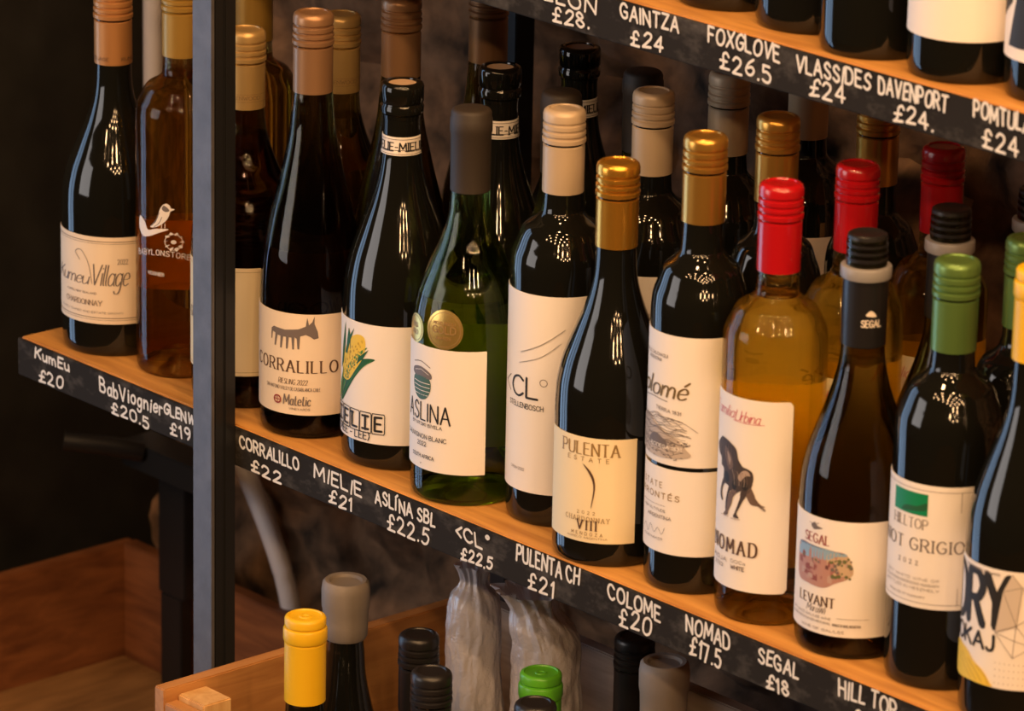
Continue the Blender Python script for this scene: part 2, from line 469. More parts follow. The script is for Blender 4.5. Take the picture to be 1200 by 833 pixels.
def make_cap(root, H, style, mat, ln=.06, mat2=None):
    r = .01475
    if style == 'screw':
        p = [(r-.0012, H-ln), (r, H-ln+.0004)]
        p += [(r, H-.0262), (r-.0013, H-.0254), (r-.0013, H-.0246), (r+.0006, H-.0236), (r+.0007, H-.0208), (r-.0010, H-.0198), (r-.0010, H-.0190), (r+.0005, H-.0181),
              (r+.0005, H-.0160), (r-.0010, H-.0152), (r-.0010, H-.0144), (r+.0003, H-.0136), (r+.0003, H-.0108), (r-.0010, H-.0099), (r-.0010, H-.0091), (r+.0003, H-.0082), (r+.0003, H-.0040),
              (r-.0004, H-.0016), (r-.0020, H-.0002), (r-.004, H), (r-.0046, H-.0009), (0, H-.0009)]
        lathe('screw_cap', p, mat, root, 48)
    elif style == 'long':   # plain matt sleeve with one ring under the top
        p = [(r-.0012, H-ln), (r-.0004, H-ln+.0004), (r-.0002, H-.018), (r+.0004, H-.0165), (r+.0004, H-.0075), (r-.0002, H-.0062), (r-.0002, H-.003), (r-.0014, H-.0008), (r-.003, H), (0, H-.0004)]
        lathe('capsule', p, mat, root, 48)
    elif style == 'cork':   # bare glass lip, cork end and a paper band round the neck
        p = [(.0140, H-.026), (.0141, H-.0235), (.0156, H-.0220), (.0159, H-.0175), (.0150, H-.0160), (.0148, H-.0150), (.0157, H-.0135), (.0158, H-.003), (.0150, H-.0008), (.0138, H), (.0108, H), (.0104, H-.002), (0, H-.0022)]
        lathe('bottle_lip', p, mat, root, 48)
        lathe('cork', [(.0103, H-.0035), (.0103, H-.0014), (.0098, H-.0010), (0, H-.0010)], mat2, root, 32)
    elif style == 'ring':   # black stopper with grooves, a pale ring and a long sleeve below
        lathe('stopper', [(.0122, H-.022), (.0122, H-.0185), (.0138, H-.0178), (.0138, H-.0155), (.0120, H-.0148), (.0120, H-.0135), (.0136, H-.0128), (.0136, H-.0108), (.0120, H-.0101), (.0120, H-.0088), (.0136, H-.0081), (.0136, H-.0062), (.0122, H-.0055), (.0122, H-.0045), (.0134, H-.0038), (.0130, H-.001), (.0115, H), (.010, H-.0006), (0, H-.0006)], mat, root, 48)
        lathe('neck_ring', [(.0125, H-.030), (.0165, H-.0295), (.0168, H-.0285), (.0168, H-.0225), (.0163, H-.0216), (.0125, H-.0212)], mat2, root, 48)
        lathe('neck_sleeve', [(.0143, H-ln), (.0149, H-ln+.0004), (.0148, H-.03), (.0135, H-.0298)], mat, root, 48)
    elif style == 'wax':
        p = [(.0150, H-ln), (.0166, H-ln+.003), (.0168, H-.034), (.0172, H-.024), (.0180, H-.020), (.0182, H-.008), (.0174, H-.002), (.0155, H), (.0125, H-.0005), (.011, H-.0025), (0, H-.003)]
        o = lathe('wax_cap', p, mat, root, 40)
        for v in o.data.vertices: v.co += v.co.normalized()*0.0  # keep
    elif style == 'foil':
        p = [(r-.0006, H-ln), (r+.0004, H-ln+.0004), (r+.0005, H-.0205), (r-.0004, H-.0199), (r-.0004, H-.0193), (r+.0010, H-.0187), (r+.0014, H-.0175), (r+.0014, H-.0100), (r+.0008, H-.0088), (r-.0006, H-.0082), (r-.0006, H-.0076),
             (r+.0004, H-.0068), (r+.0005, H-.0022), (r-.0002, H-.0008), (r-.0014, H-.0001), (r-.0024, H), (r-.0030, H-.0010), (r-.0050, H-.0013), (.0046, H-.0013), (.004, H-.0006), (.0026, H-.0006), (.002, H-.0012), (0, H-.0012)]
        lathe('capsule', p, mat, root, 48)

def label(root, tc, half, z0, z1, mat, round_=0.0, name='label', frame=None):
    """Paper wrapped round the bottle; tc and half in degrees, tc from the shelf-side facing kept in root_info."""
    R, rfun, cam_a = root_info[root.name]
    a0, a1 = cam_a+math.radians(tc-half), cam_a+math.radians(tc+half)
    n = max(12, int((a1-a0)*R/.002))
    nz = max(2, int((z1-z0)/4))
    bm = bmesh.new()
    def row(off):
        rows = []
        for j in range(nz+1):
            z = (z0+(z1-z0)*j/nz)
            rw = []
            for i in range(n+1):
                zz, aa = z, a0+(a1-a0)*i/n
                if round_:
                    du = min(i, n-i)/n*(a1-a0)*R*1000
                    if du < round_:
                        k = round_-math.sqrt(max(0, round_**2-(round_-du)**2))
                        zz = min(max(z, z0+k), z1-k)
                r = rfun(zz/1000)+off
                rw.append(bm.verts.new((r*math.cos(aa), r*math.sin(aa), zz/1000)))
            rows.append(rw)
        return rows
    A, B = row(.00045), row(.0001)
    for j in range(nz):
        for i in range(n):
            bm.faces.new((A[j][i], A[j][i+1], A[j+1][i+1], A[j+1][i]))
            bm.faces.new((B[j][i], B[j+1][i], B[j+1][i+1], B[j][i+1]))
    for i in range(n):
        bm.faces.new((A[0][i], B[0][i], B[0][i+1], A[0][i+1])); bm.faces.new((A[nz][i], A[nz][i+1], B[nz][i+1], B[nz][i]))
    for j in range(nz):
        bm.faces.new((A[j][0], A[j+1][0], B[j+1][0], B[j][0])); bm.faces.new((A[j][n], B[j][n], B[j+1][n], A[j+1][n]))
    return link(name, bm, mat, root)

class Ink:
    """Drawing on a bottle: x in degrees from the camera-side facing, y in mm above the base."""
    def __init__(s, root):
        s.R, s.rf, s.ca = root_info[root.name]
        s.root, s.F, s.mats = root, [], []
        s.k = s.R*1000*PI/180
    def mi(s, m):
        if m not in s.mats: s.mats.append(m)
        return s.mats.index(m)
    def text(s, t, d0, d1, y, h, m=INK, **kw): add_text(s.F, t, d0*s.k, d1*s.k, y, h, s.mi(m), **kw); return s
    def poly(s, pts, m=INK): add_poly(s.F, [(p[0]*s.k, p[1]) for p in pts], s.mi(m)); return s
    def blob(s, pts, m=INK): add_poly(s.F, [(p[0]*s.k, p[1]) for p in cr(list(pts)+[pts[0]], 5)[:-1]], s.mi(m)); return s
    def disc(s, d, y, r, m=INK, ry=None): add_disc(s.F, d*s.k, y, r, ry or r, s.mi(m)); return s
    def line(s, pts, m=INK, w=.35, smooth=False, thin=None):
        q = [(p[0]*s.k, p[1]) for p in pts]
        add_strokes(s.F, [cr(q, 6) if smooth and len(q) > 2 else q], w, thin or w, s.mi(m)); return s
    def done(s, parent, name='lettering', off=.0007):
        rf = lambda z: s.R if z == -1 else s.rf(z)
        return wrap_faces(name, s.F, s.mats, rf, s.ca, parent, off)

def small(ink, d0, d1, y, n=1, m=INK_GREY, h=1.1, gap=2.0, words=None):
    """Rows of small print."""
    for k in range(n):
        t = (words or ['PRODUCE OF THE ESTATE'])[k % len(words or [1])]
        ink.text(t, d0, d1, y-k*gap, h, m, thick=.22)

# caps
def metal_paint(name, col, rough=.32, metal=.55): return flat(name, col, rough, metal, coat=.15, bump=.03, bscale=700)
C_COPPER = metal_paint('cap_copper', (.52, .25, .09), .38, .5)
C_MUSTARD = metal_paint('cap_mustard_gold', (.42, .25, .05), .38, .4)
C_BEIGEGOLD = metal_paint('cap_pale_gold', (.58, .38, .14), .35, .5)
C_BRONZE = metal_paint('cap_bronze', (.36, .20, .10), .38, .55)
C_DARK = flat('cap_dark_brown', (.030, .021, .014), .6, bump=.1)
C_BEIGE = flat('cap_beige', (.52, .40, .27), .42, .15, bump=.03)
C_GOLD = metal_paint('cap_gold', (.70, .34, .04), .25, .8)
C_GOLD2 = metal_paint('cap_old_gold', (.60, .32, .06), .28, .8)
C_RED = flat('cap_red', (.42, .005, .009), .25, .0, coat=.5)
C_BLACK = flat('cap_black', (.012, .011, .012), .35)
C_RING = flat('ring_pale_grey', (.26, .25, .25), .4)
C_GREEN = metal_paint('cap_green', (.13, .24, .06), .35, .5)
C_YELLOW = flat('cap_yellow', (.80, .48, .012), .4)
C_GREYWAX = flat('wax_grey', (.20, .17, .145), .6, bump=.25, bscale=150)
C_LIME = flat('cap_bright_green', (.10, .42, .02), .35)
C_GREYTAN = flat('cap_grey_tan', (.30, .26, .23), .55, bump=.15, bscale=200)
CORK = flat('cork', (.45, .30, .18), .9, bump=.4, bscale=500)

# ------------------------------------------------------------------ room
WALL_Y, WALL_X, FLOOR = .372, -.341, -.45
bm = bmesh.new()
nx, nz_ = 150, 110
X0, X1, Z0, Z1 = WALL_X-.05, 1.9, FLOOR-.02, 1.0
grid = []
for j in range(nz_+1):
    r_ = []
    for i in range(nx+1):
        x, z = X0+(X1-X0)*i/nx, Z0+(Z1-Z0)*j/nz_
        q = Vector((x*6, z*8, 2.3))
        vd = noise.voronoi(Vector((x*8+noise.noise(q)*.5, z*11, .5)))[0]
        d = min(.03, (vd[0])**2*.09) + noise.noise(q*2.7)*.010 + noise.noise(q*7)*.008 + noise.noise(q*16)*.004 - .012
        r_.append(bm.verts.new((x, WALL_Y+.018+d*1.15, z)))
    grid.append(r_)
for j in range(nz_):
    for i in range(nx): bm.faces.new((grid[j][i], grid[j][i+1], grid[j+1][i+1], grid[j+1][i]))
stone = flat('rough_stone', (.17, .098, .056), .9, bump=1.0, bscale=110, vary=.85, vscale=26)
wall = tag(link('wall_back', bm, stone), kind='structure')
blackboard = flat('black_painted_board', (.012, .012, .011), .55, vary=.4, vscale=20)
tag(box('wall_left', (WALL_X-.03, WALL_X, -.15, WALL_Y+.05, FLOOR, 1.0), blackboard, bev=0), kind='structure')
BOARDS = wood('floor_boards', (.05, .025, .012), (.10, .05, .022), (2, 20, 2))
tag(box('floor', (-3.0, 4.5, -4.0, WALL_Y+.05, -1.30, -1.25), BOARDS, bev=0), kind='structure')
tag(box('floor_platform', (WALL_X-.03, 1.9, -.45, WALL_Y+.05, -1.249, FLOOR), BOARDS, bev=0), kind='structure')

# ------------------------------------------------------------------ shelves
PLY = wood('shelf_plywood', (.46, .20, .045), (.70, .35, .09), (3, 26, 26), .45, 4.0)
STRIP = flat('chalkboard_strip', (.021, .018, .014), .85, spec=.2, bump=.1, bscale=200, vary=.5, vscale=35)
t_ = STRIP.node_tree
b_ = t_.nodes['Principled BSDF']
tc_ = t_.nodes.new('ShaderNodeTexCoord'); mp_ = t_.nodes.new('ShaderNodeMapping'); mp_.inputs['Scale'].default_value = (1, 1, 1.6)
n_ = t_.nodes.new('ShaderNodeTexNoise'); n_.inputs['Scale'].default_value = 26; n_.inputs['Detail'].default_value = 7; n_.inputs['Roughness'].default_value = .68
r_ = t_.nodes.new('ShaderNodeValToRGB'); r_.color_ramp.elements[0].position, r_.color_ramp.elements[1].position = .5, .82
r_.color_ramp.elements[0].color, r_.color_ramp.elements[1].color = (.017, .0145, .012, 1), (.12, .11, .10, 1)
t_.links.new(tc_.outputs['Object'], mp_.inputs['Vector']); t_.links.new(mp_.outputs['Vector'], n_.inputs['Vector'])
t_.links.new(n_.outputs['Fac'], r_.inputs['Fac']); t_.links.new(r_.outputs['Color'], b_.inputs['Base Color'])
low_tags = [("KumEu", 23, 68, -11, 8.2, 0), ("£20", 28, 59, -28.5, 9.5, 0), ("BabViognier", 108, 187, -16.2, 11, 0), ("£20.5", 123, 170, -29.8, 8.6, 0),
    ("GLENW", 189, 227, -12.8, 8, 0), ("£19", 197, 222, -26.5, 9, 0), ("CORRALILLO", 282, 352, -14.5, 9, 0), ("£22", 296, 331, -29.5, 8.5, 0),
    ("MIELIE", 370, 424, -14, 10, 0), ("£21", 387, 413, -28.5, 9.5, 0), ("ASLÍNA SBL", 440, 506, -13.5, 9.5, 0), ("£22.5", 454, 499, -29.3, 12, 0),
    ("<CL°", 529, 564, -15, 9.5, 0), ("£22.5", 535, 568, -29, 8.5, 0), ("PULENTA CH", 594, 659, -13.5, 11.5, 0), ("£21", 607, 633, -30.3, 11.5, 0),
    ("COLOME", 689, 741, -13, 10.5, 0), ("£20", 701, 732, -28.5, 12.5, 0), ("NOMAD", 767, 809, -13.5, 11, 0), ("£17.5", 771, 801, -29.3, 12.5, 0),
    ("SEGAL", 837, 874, -14, 10, 0), ("£18", 845, 866, -29.3, 9.5, 0), ("HILL TOP", 912, 964, -13.5, 11.5, 0), ("£21", 926, 952, -30, 11, 0)]
up_tags = [("LEÓN".replace('Ó', 'O'), 552, 604, 375, 9.5, 0), ("£28.", 561, 598, 362.5, 10, 0), ("GAINTZA", 629, 686, 378, 10, 0), ("£24", 640, 671, 361.2, 10, 0),
    ("FOXGLOVE", 715, 782, 379, 10.5, 0), ("£26.5", 727, 775, 362.8, 11, 0), ("VLASSIDES", 798, 865, 376, 10.5, 0), ("£24", 811, 843, 363, 11, 0),
    ("DAVENPORT", 873, 933, 377.5, 10.5, 0), ("£24.", 887, 922, 362, 10.5, 0), ("POMTULAS", 956, 1010, 379, 10.5, 0), ("£24", 965, 995, 362, 11.5, 0)]

def shelf(name, x0, x1, y0, y1, ztop, lab, tags, grp):
    root = empty(name, (0, 0, 0))
    tag(root, lab, 'shelf', grp)
    box('board', (x0, x1, y0+.0016, y1, ztop-.031, ztop), PLY, root, .0012)
    st = box('chalkboard_edge', (x0-.001, x1, y0-.0012, y0+.0016, ztop-.0312, ztop-.0006), STRIP, root, .0008)
    random.seed(11)
    for s, a, b, y, h, sl in tags:
        F = []
        add_text(F, s, a, b, y, h, 0, thick=1.9, jit=.10, gap=.26, slope=random.uniform(-.02, .02))
        o = wrap_faces('chalk_lettering', F, [CHALK], None, 0, st, flatY=y0-.0016)
    return root
lower = shelf('wooden_shelf', 0, 1.3, 0, .34, 0, 'lower wooden shelf holding the long front row of bottles, prices chalked on its edge', low_tags, 'chalk-edged bottle shelves')
upper = shelf('wooden_shelf', -.05, 1.3, .053, .34, .39, 'upper wooden shelf at top right carrying dark bottles, prices chalked on its edge', up_tags, 'chalk-edged bottle shelves')

STEEL = flat('grey_steel', (.115, .108, .112), .42, .35, bump=.15, bscale=250, vary=.15, vscale=60)
BLACKSTEEL = flat('black_steel', (.012, .012, .013), .45, .2)
post = empty('steel_post', (.265, -.0125, FLOOR))
tag(post, 'grey square steel post standing in front of the lower shelf', 'post')
bm = bmesh.new(); add_box(bm, -.0115, .0115, -.0115, -.0085, 0, 1.15, .0006); link('front_face', bm, STEEL, post)
bm = bmesh.new(); add_box(bm, -.0110, .0112, -.0085, -.0004, 0, 1.15, .0008); link('tube', bm, BLACKSTEEL, post)
bm = bmesh.new(); add_box(bm, -.0105, .0117, .0008, .0112, 0, 1.15, .0008); add_box(bm, -.0100, .0104, -.0004, .0008, 0, 1.15); link('rear_flange', bm, BLACKSTEEL, post)
for xx, la in ((.180, 'black steel upright behind the bottles, against the stone wall at upper centre'), (1.2, 'black steel upright behind the shelves, far right and out of sight')):
    if xx > 1: continue
    u = box('rear_upright', (xx, xx+.02, .3415, .362, FLOOR, 1.0), BLACKSTEEL, bev=.001)
    tag(u, la, 'post')

# ------------------------------------------------------------------ the front row
def lab(o, text, cat='wine bottle'):
    z = o.location.z
    return tag(o, text, cat, 'wine bottles on the upper shelf' if z > .2 else 'wine bottles on the lower shelf' if z > -.1 else 'bottles standing in the pine crate')

# 1 burgundy, village chardonnay
kum = bottle('wine_bottle', .0569, .0518, 0, 'burgundy', .2876, .0415, G_DARK, ('screw', C_COPPER), zs=.112, zn=.215)
lab(kum, 'dark bottle with copper cap and script-lettered tan label, first at the shelf\'s left end')
L = label(kum, -27, 66, 27.5, 98, PAPER_TAN)
k = Ink(kum)
for y, wd in ((94.5, .5), (92.8, .25), (32.5, .5), (30.8, .25)): k.line([(-92, y), (38, y)], INK_BROWN, wd)
k.text('Kumeu', -80, -30, 59, 10.5, INK_GREY, thick=1.05, thin=.35, shear=.25, gap=.08).text('Village', -27, 14, 59, 17, INK_GREY, thick=1.1, thin=.38, shear=.28, gap=.08)
k.line([(-40, 78), (-46, 84), (-38, 86), (-29, 76), (-25, 60)], INK_GREY, .5, True)
k.text('2022', 3, 14, 76.5, 4, INK_GREY, thick=.4).text('KUMEU NEW ZEALAND', -60, -20, 51.5, 1.5, INK_GREY, thick=.25).text('CHARDONNAY', -62, -14, 42.5, 4, INK_BROWN, thick=.5, thin=.25, serif=True)
k.text('FAMILY OWNED AND ESTATE GROWN', -70, 8, 36.2, 1.5, INK_GREY, thick=.22)
k.done(L)

k = Ink(kum); k.R = .0149; k.k = .0149*1000*PI/180; k.rf = lambda z: .0149
k.text('VILLAGE', -78, -14, 232, 2.4, INK_BROWN, thick=.4, thin=.3, serif=True).text('KUMEU', 24, 80, 232, 2.4, INK_BROWN, thick=.4, thin=.3, serif=True)
k.done([c for c in kum.children if c.name.startswith('screw_cap')][0], 'cap_print', .0005)

# 2 clear bottle, printed bird
bab = bottle('wine_bottle', .1373, .056, 0, 'bordeaux', .3093, .0355, G_AMBER, ('screw', C_MUSTARD), .236, zs=.203, zn=.236)
lab(bab, 'clear bottle of amber wine with a white bird printed on it, beside the post')
k = Ink(bab)
W = INK_WHITE
k.blob([(-14, 139), (-20, 141), (-27, 137), (-33, 126), (-42, 121), (-35, 121), (-26, 124), (-19, 128), (-15, 133)], W)
k.poly([(-15, 138), (-8, 137), (-14, 135)], W).blob([(-22, 139.5), (-15, 136), (-20, 134.5), (-25, 136.5)], INK_GREY).line([(-40, 122), (-33, 127), (-29, 133)], INK_GREY, .8, True).line([(-36, 121.5), (-29, 125), (-25, 130)], INK_GREY, .5, True).line([(-25, 124), (-26, 120)], W, .5).line([(-21, 125), (-21, 120)], W, .5)
k.blob([(-62, 127), (-52, 124), (-46, 118), (-34, 120), (-16, 121), (-30, 117), (-44, 113), (-56, 112), (-64, 118)], W)
for a in range(10):
    t = 2*PI*a/10
    k.blob([(-10+9*math.cos(t)-2, 111+5.5*math.sin(t)), (-10+13*math.cos(t), 111+8*math.sin(t)), (-10+9*math.cos(t)+3, 111+5.5*math.sin(t)+1)], W)
k.line([(-10+11*math.cos(t*PI/10), 111+6.5*math.sin(t*PI/10)) for t in range(21)], W, .5)
k.disc(-10, 111, 2.2, W, 1.6)
for i, ch in enumerate('BABYLONSTOREN'):
    d = -66 + i*6.6
    k.text(ch, d, d+(1.2 if ch == 'I' else 4.6), 96+3.4*math.sin(PI*(i/12)), 4.2, W, thick=.55)
k.text('VIOGNIER', -46, -22, 83, 2.6, W, thick=.4)
k.done(bab, 'printed_emblem', .0004)
label(bab, 178, 62, 57, 113, PAPER_BACK, name='back_label')

# 3 burgundy behind the post
glen = bottle('wine_bottle', .2191, .0535, 0, 'burgundy', .287, .0412, G_OLIVE, ('screw', C_BEIGEGOLD), .205, zs=.115, zn=.222)
lab(glen, 'olive bottle with pale gold cap and straw label, half hidden behind the steel post')
L = label(glen, -25, 72, 27, 112, PAPER_GOLD)
k = Ink(glen); k.line([(-96, 109), (46, 109)], INK_GOLD, .3).line([(-96, 30), (46, 30)], INK_GOLD, .3)
k.text('GLENWOOD', -78, -22, 66, 8, INK_BROWN, thick=.9, thin=.4, serif=True).text('VIGNERON', -60, -30, 55, 3, INK_BROWN, thick=.35)
k.disc(20, 70, 1.6, INK_RED)
k.done(L)

k = Ink(glen); k.R = .0149; k.k = .0149*1000*PI/180; k.rf = lambda z: .0149
k.text('GLENWOOD', -48, 42, 235.5, 2.6, INK_GOLD, thick=.4, thin=.3, serif=True).line([(-100, 239.5), (100, 239.5)], INK_GOLD, .2).line([(-100, 233.8), (100, 233.8)], INK_GOLD, .2)
k.done([c for c in glen.children if c.name.startswith('screw_cap')][0], 'cap_print', .0005)

# 4 flute with the ox
cor = bottle('wine_bottle', .3061, .0471, 0, 'flute', .3184, .0385, G_BROWN, ('screw', C_BRONZE), .142, zs=.102, zn=.255)
lab(cor, 'tall dark bottle with bronze cap and an ox-like animal on its tan label')
L = label(cor, -22, 74, 19.5, 98, PAPER_TAN)
k = Ink(cor)
ox = [(-48.5, 84), (-45, 86), (-30, 85), (-14, 86.5), (-6, 89), (-4.5, 96), (-2.5, 90), (1, 92.5), (3.5, 97), (3.5, 91), (7, 85), (8, 80), (3, 79), (-1, 81), (-6, 82.5), (-12, 81), (-13, 71), (-15, 71), (-16, 79),
      (-18.5, 80), (-19, 70.5), (-21, 70.5), (-22, 79.5), (-25, 79.5), (-26.5, 70.5), (-28.5, 70.5), (-28.5, 79.5), (-32, 79.5), (-34, 70.5), (-36, 70.5), (-35.5, 79.5), (-39.5, 80), (-42, 71.5), (-44, 71.5), (-42.5, 81), (-46.5, 82), (-47.5, 76), (-49, 76)]
k.poly(ox, INK_GREY)
k.text('CORRALILLO', -76, 30, 52.8, 9, INK_BROWN, thick=1.45, thin=.65, serif=True, gap=.34)
k.text('RIESLING 2022', -38, -4, 43.2, 4, INK_BROWN, thick=.38, thin=.2, shear=.2).text('SAN ANTONIO VALLEY DE CASABLANCA CHILE', -56, 10, 38.5, 2.6, INK_GREY, thick=.28)
k.line([(-39+4.4*math.cos(t*PI/12)/1.0, 30.2+2.9*math.sin(t*PI/12)) for t in range(25)], INK_RED, 1.0).line([(-42.5, 30.2), (-35.5, 30.2)], INK_RED, .6).line([(-39, 27.5), (-39, 33)], INK_RED, .6)
k.text('Matetic', -31, -.5, 27.2, 8, INK_GREY, thick=1.0, thin=.3, shear=.1, gap=.16).text('VINEYARDS', -24, -1, 23.6, 1.6, INK_GREY, thick=.25)
k.done(L)

# 5 dark bottle with the maize cob
mie = bottle('wine_bottle', .3982, .0548, 0, 'burgundy', .2838, .0420, G_DARK, ('cork', G_DARK, .02, CORK), zs=.112, zn=.236)
lab(mie, 'dark bottle with bare cork top, paper neck band and a maize cob on its label')
L = label(mie, -55, 80, 20.5, 111, PAPER)
k = Ink(mie)
for pts, mt in (([(-78, 44), (-72, 62), (-66, 80), (-62, 96), (-59, 104), (-56, 95), (-58, 78), (-66, 62), (-74, 50)], GREEN_D), ([(-76, 46), (-66, 60), (-52, 76), (-38, 84), (-24, 85), (-36, 79), (-48, 69), (-60, 57), (-70, 48)], GREEN_D),
                ([(-74, 52), (-60, 68), (-46, 82), (-33, 93), (-40, 90), (-52, 82), (-64, 70)], GREEN_L)): k.blob(pts, mt)
k.blob([(-73, 66), (-69, 82), (-60, 94), (-48, 101), (-38, 101), (-35, 95), (-38, 85), (-48, 74), (-60, 64)], YEL)
for i in range(7):
    for j in range(9):
        t, s_ = (j+.5)/9, (i-3)/3.4
        d = -66+t*28+s_*-6*math.sin(PI*min(.95, t+.1)); y = 68+t*31+s_*5.5*math.sin(PI*min(.95, t+.1))
        k.disc(d, y, .75, YEL_D if (i+j) % 2 else YEL, 1.0)
k.blob([(-80, 44), (-74, 58), (-70, 72), (-74, 66), (-80, 56)], GREEN_L)
k.poly([(-66, 84), (-60, 96), (-50, 105.5), (-56, 95), (-62, 84)], GREEN_D).poly([(-44, 84), (-38, 88), (-31, 92), (-38, 84), (-46, 79)], GREEN_D).poly([(-76, 70), (-72, 90), (-66, 108), (-66, 92), (-70, 76)], GREEN_D)
k.line([(-74, 46), (-60, 60), (-44, 74), (-28, 84)], GREEN_L, .5, True)
for i, ch in enumerate('MIELIE'):
    d = -97+i*14.2
    k.line([(d, 28.5), (d+12, 28.5), (d+12.8, 30), (d+12.8, 42.5), (d+12, 44), (d, 44), (d-.6, 42.5), (d-.6, 30), (d, 28.5)], INK, .65)
    if ch == 'I':
        k.text('I', d+5.4, d+6.6, 31, 10.4, INK, thick=1.9, thin=1.9).line([(d+2.5, 41.2), (d+9.6, 41.2)], INK, 1.7).line([(d+2.5, 31.4), (d+9.6, 31.4)], INK, 1.7)
    else: k.text(ch, d+2.6, d+9.6, 31, 10.4, INK, thick=1.9, thin=1.7, serif=True)
k.text('(MEE - LEE)', -80, -29, 23.3, 5.4, INK, thick=.85, thin=.7)
k.done(L)
NB = label(mie, -20, 92, 232, 245.5, PAPER, name='neck_band')
k = Ink(mie); k.k = .0146*1000*PI/180; k.R = .0146
F = k.text('MIELIE-MIELIE', -108, 78, 235.5, 6, INK, thick=1.1, thin=.7, serif=True).line([(-108, 233.3), (78, 233.3)], INK, .3).line([(-108, 244), (78, 244)], INK, .3)
k.done(NB)

# 6 green glass with the pot and medals
asl = bottle('wine_bottle', .4877, .0427, 0, 'burgundy', .2854, .0402, G_GREEN, ('long', C_DARK), .150, zs=.119, zn=.218)
lab(asl, 'green glass bottle with dark brown cap, gold medals and a pot on its label')
L = label(asl, -45, 65, 24.6, 117.3, PAPER)
k = Ink(asl)
k.blob([(-68, 95), (-66, 99), (-53, 101), (-40, 98), (-38, 94), (-44, 93), (-53, 94), (-62, 93)], INK_GREY)
k.blob([(-65, 93), (-53, 94), (-41, 93), (-39, 86), (-44, 79), (-53, 76.5), (-62, 79), (-67, 86)], TEAL)
for y in (80.5, 83.5, 86.5, 89.5): k.line([(-65.5, y), (-53, y-.4), (-40.5, y)], PAPER, .45)
k.line([(-66, 103), (-53, 105), (-40, 102)], INK_GREY, .6, True).line([(-64, 97), (-53, 99), (-42, 96.5)], PAPER, .35)
k.text('ASLINA', -77, -16.5, 61.5, 13, INK, thick=1.35, thin=1.1, gap=.22).text('BY NTSIKI BIYELA', -68, -25, 57.3, 2.3, INK, thick=.36)
k.text('SAUVIGNON BLANC', -78, -20, 47.8, 3.2, INK, thick=.42).text('2022', -57, -43.5, 42.4, 3.2, INK, thick=.42).text('SOUTH AFRICA', -66, -33.5, 33.2, 2.6, INK, thick=.4)
k.line([(-52, 29.5), (-51, 28.5), (-50, 29.5)], INK, .3)
k.done(L)
MEDAL = flat('gold_foil_sticker', (.72, .50, .15), .28, .8, bump=.1, bscale=600)
def medal(root, d, z, r, name='medal_sticker', txt=None):
    k = Ink(root)
    k.disc(d, z, r, MEDAL)
    o = k.done(root, name, .0006)
    k2 = Ink(root)
    q = r*.86
    k2.line([(d+q/k2.k*math.cos(t*PI/16), z+q*math.sin(t*PI/16)) for t in range(33)], INK_GOLD, .45)
    if txt: k2.text('MICHELANGELO', d-r*.6/k2.k, d+r*.6/k2.k, z+3.6, 2.2, INK_GOLD, thick=.35); k2.text(txt, d-r*.62/k2.k, d+r*.62/k2.k, z-2.4, 5, INK_GOLD, thick=.8); k2.text('AWARDS', d-r*.4/k2.k, d+r*.4/k2.k, z-7, 2, INK_GOLD, thick=.35)
    else: k2.text('BIG', d-3.3/k2.k, d+3.3/k2.k, z+1, 3, INK_GOLD, thick=.6); k2.text('GOLD', d-4/k2.k, d+4/k2.k, z-4, 3, INK_GOLD, thick=.5)
    k2.done(o, 'lettering', .00075)
label(asl, 180, 58, 26, 116, PAPER_BACK, name='back_label')
medal(asl, -25, 132, 14.5, txt='GOLD')
medal(asl, -66, 127.5, 10.5)

# 7 tall white label, two black letters
clb = bottle('wine_bottle', .5638, .062, 0, 'bordeaux', .2986, .0361, G_DARK, ('screw', C_BEIGE), zs=.182, zn=.226)
lab(clb, 'black bottle with beige cap and tall white label bearing two large black letters')
L = label(clb, -42, 76, 25, 171.5, PAPER, 1.5)
k = Ink(clb)
k.text('<', -76, -65, 95.2, 14.5, INK_GREY, thick=.7).text('C', -60.2, -42, 95.2, 14.5, INK, thick=1.9, thin=1.5).text('L', -37.5, -23.4, 95.2, 14.5, INK, thick=1.9, thin=1.7)
k.line([(-16.4+4.2*math.cos(t*PI/8), 108+2.6*math.sin(t*PI/8)) for t in range(17)], INK_GREY, .5)
k.text('STELLENBOSCH', -66, -16, 87, 3.6, INK, thick=.48).text('SYRAH 2022', -60, -38, 40.5, 2, INK_GREY, thick=.25)
SILV = flat('ink_silver', (.62, .58, .54), .3, .6)
k.line([(-46, 128), (-20, 136), (6, 148)], SILV, .6, True).line([(-48, 120), (-20, 127), (2, 138)], SILV, .5, True)
k.done(L)

# 8 burgundy with the cream label and a curved stem
pul = bottle('wine_bottle', .6434, .0399, 0, 'burgundy', .2822, .0398, G_DARK, ('screw', C_GOLD), zs=.106, zn=.21)
lab(pul, 'dark bottle with shiny gold cap and square cream label showing one thin curved stroke')
L = label(pul, -26.5, 53, 18.3, 94.5, PAPER_CREAM)
k = Ink(pul)
k.text('PULENTA', -54, 8.7, 82, 8.8, INK_GOLD, thick=1.3, thin=.6, serif=True, gap=.26).text('ESTATE', -46, -1.2, 77.4, 3.0, INK_GOLD, thick=.4, gap=.9)
k.blob([(-28, 75.5), (-22, 70), (-17.5, 64), (-16.2, 57), (-18.3, 45), (-17.6, 45), (-14.6, 57), (-15.4, 65), (-20, 71)], INK_BROWN)
k.text('2022', -33, -14, 39.0, 2.2, INK_GOLD, thick=.3, gap=.9).text('CHARDONNAY', -47, .5, 33.6, 3.4, INK_GOLD, thick=.42, thin=.25, serif=True, gap=.5)
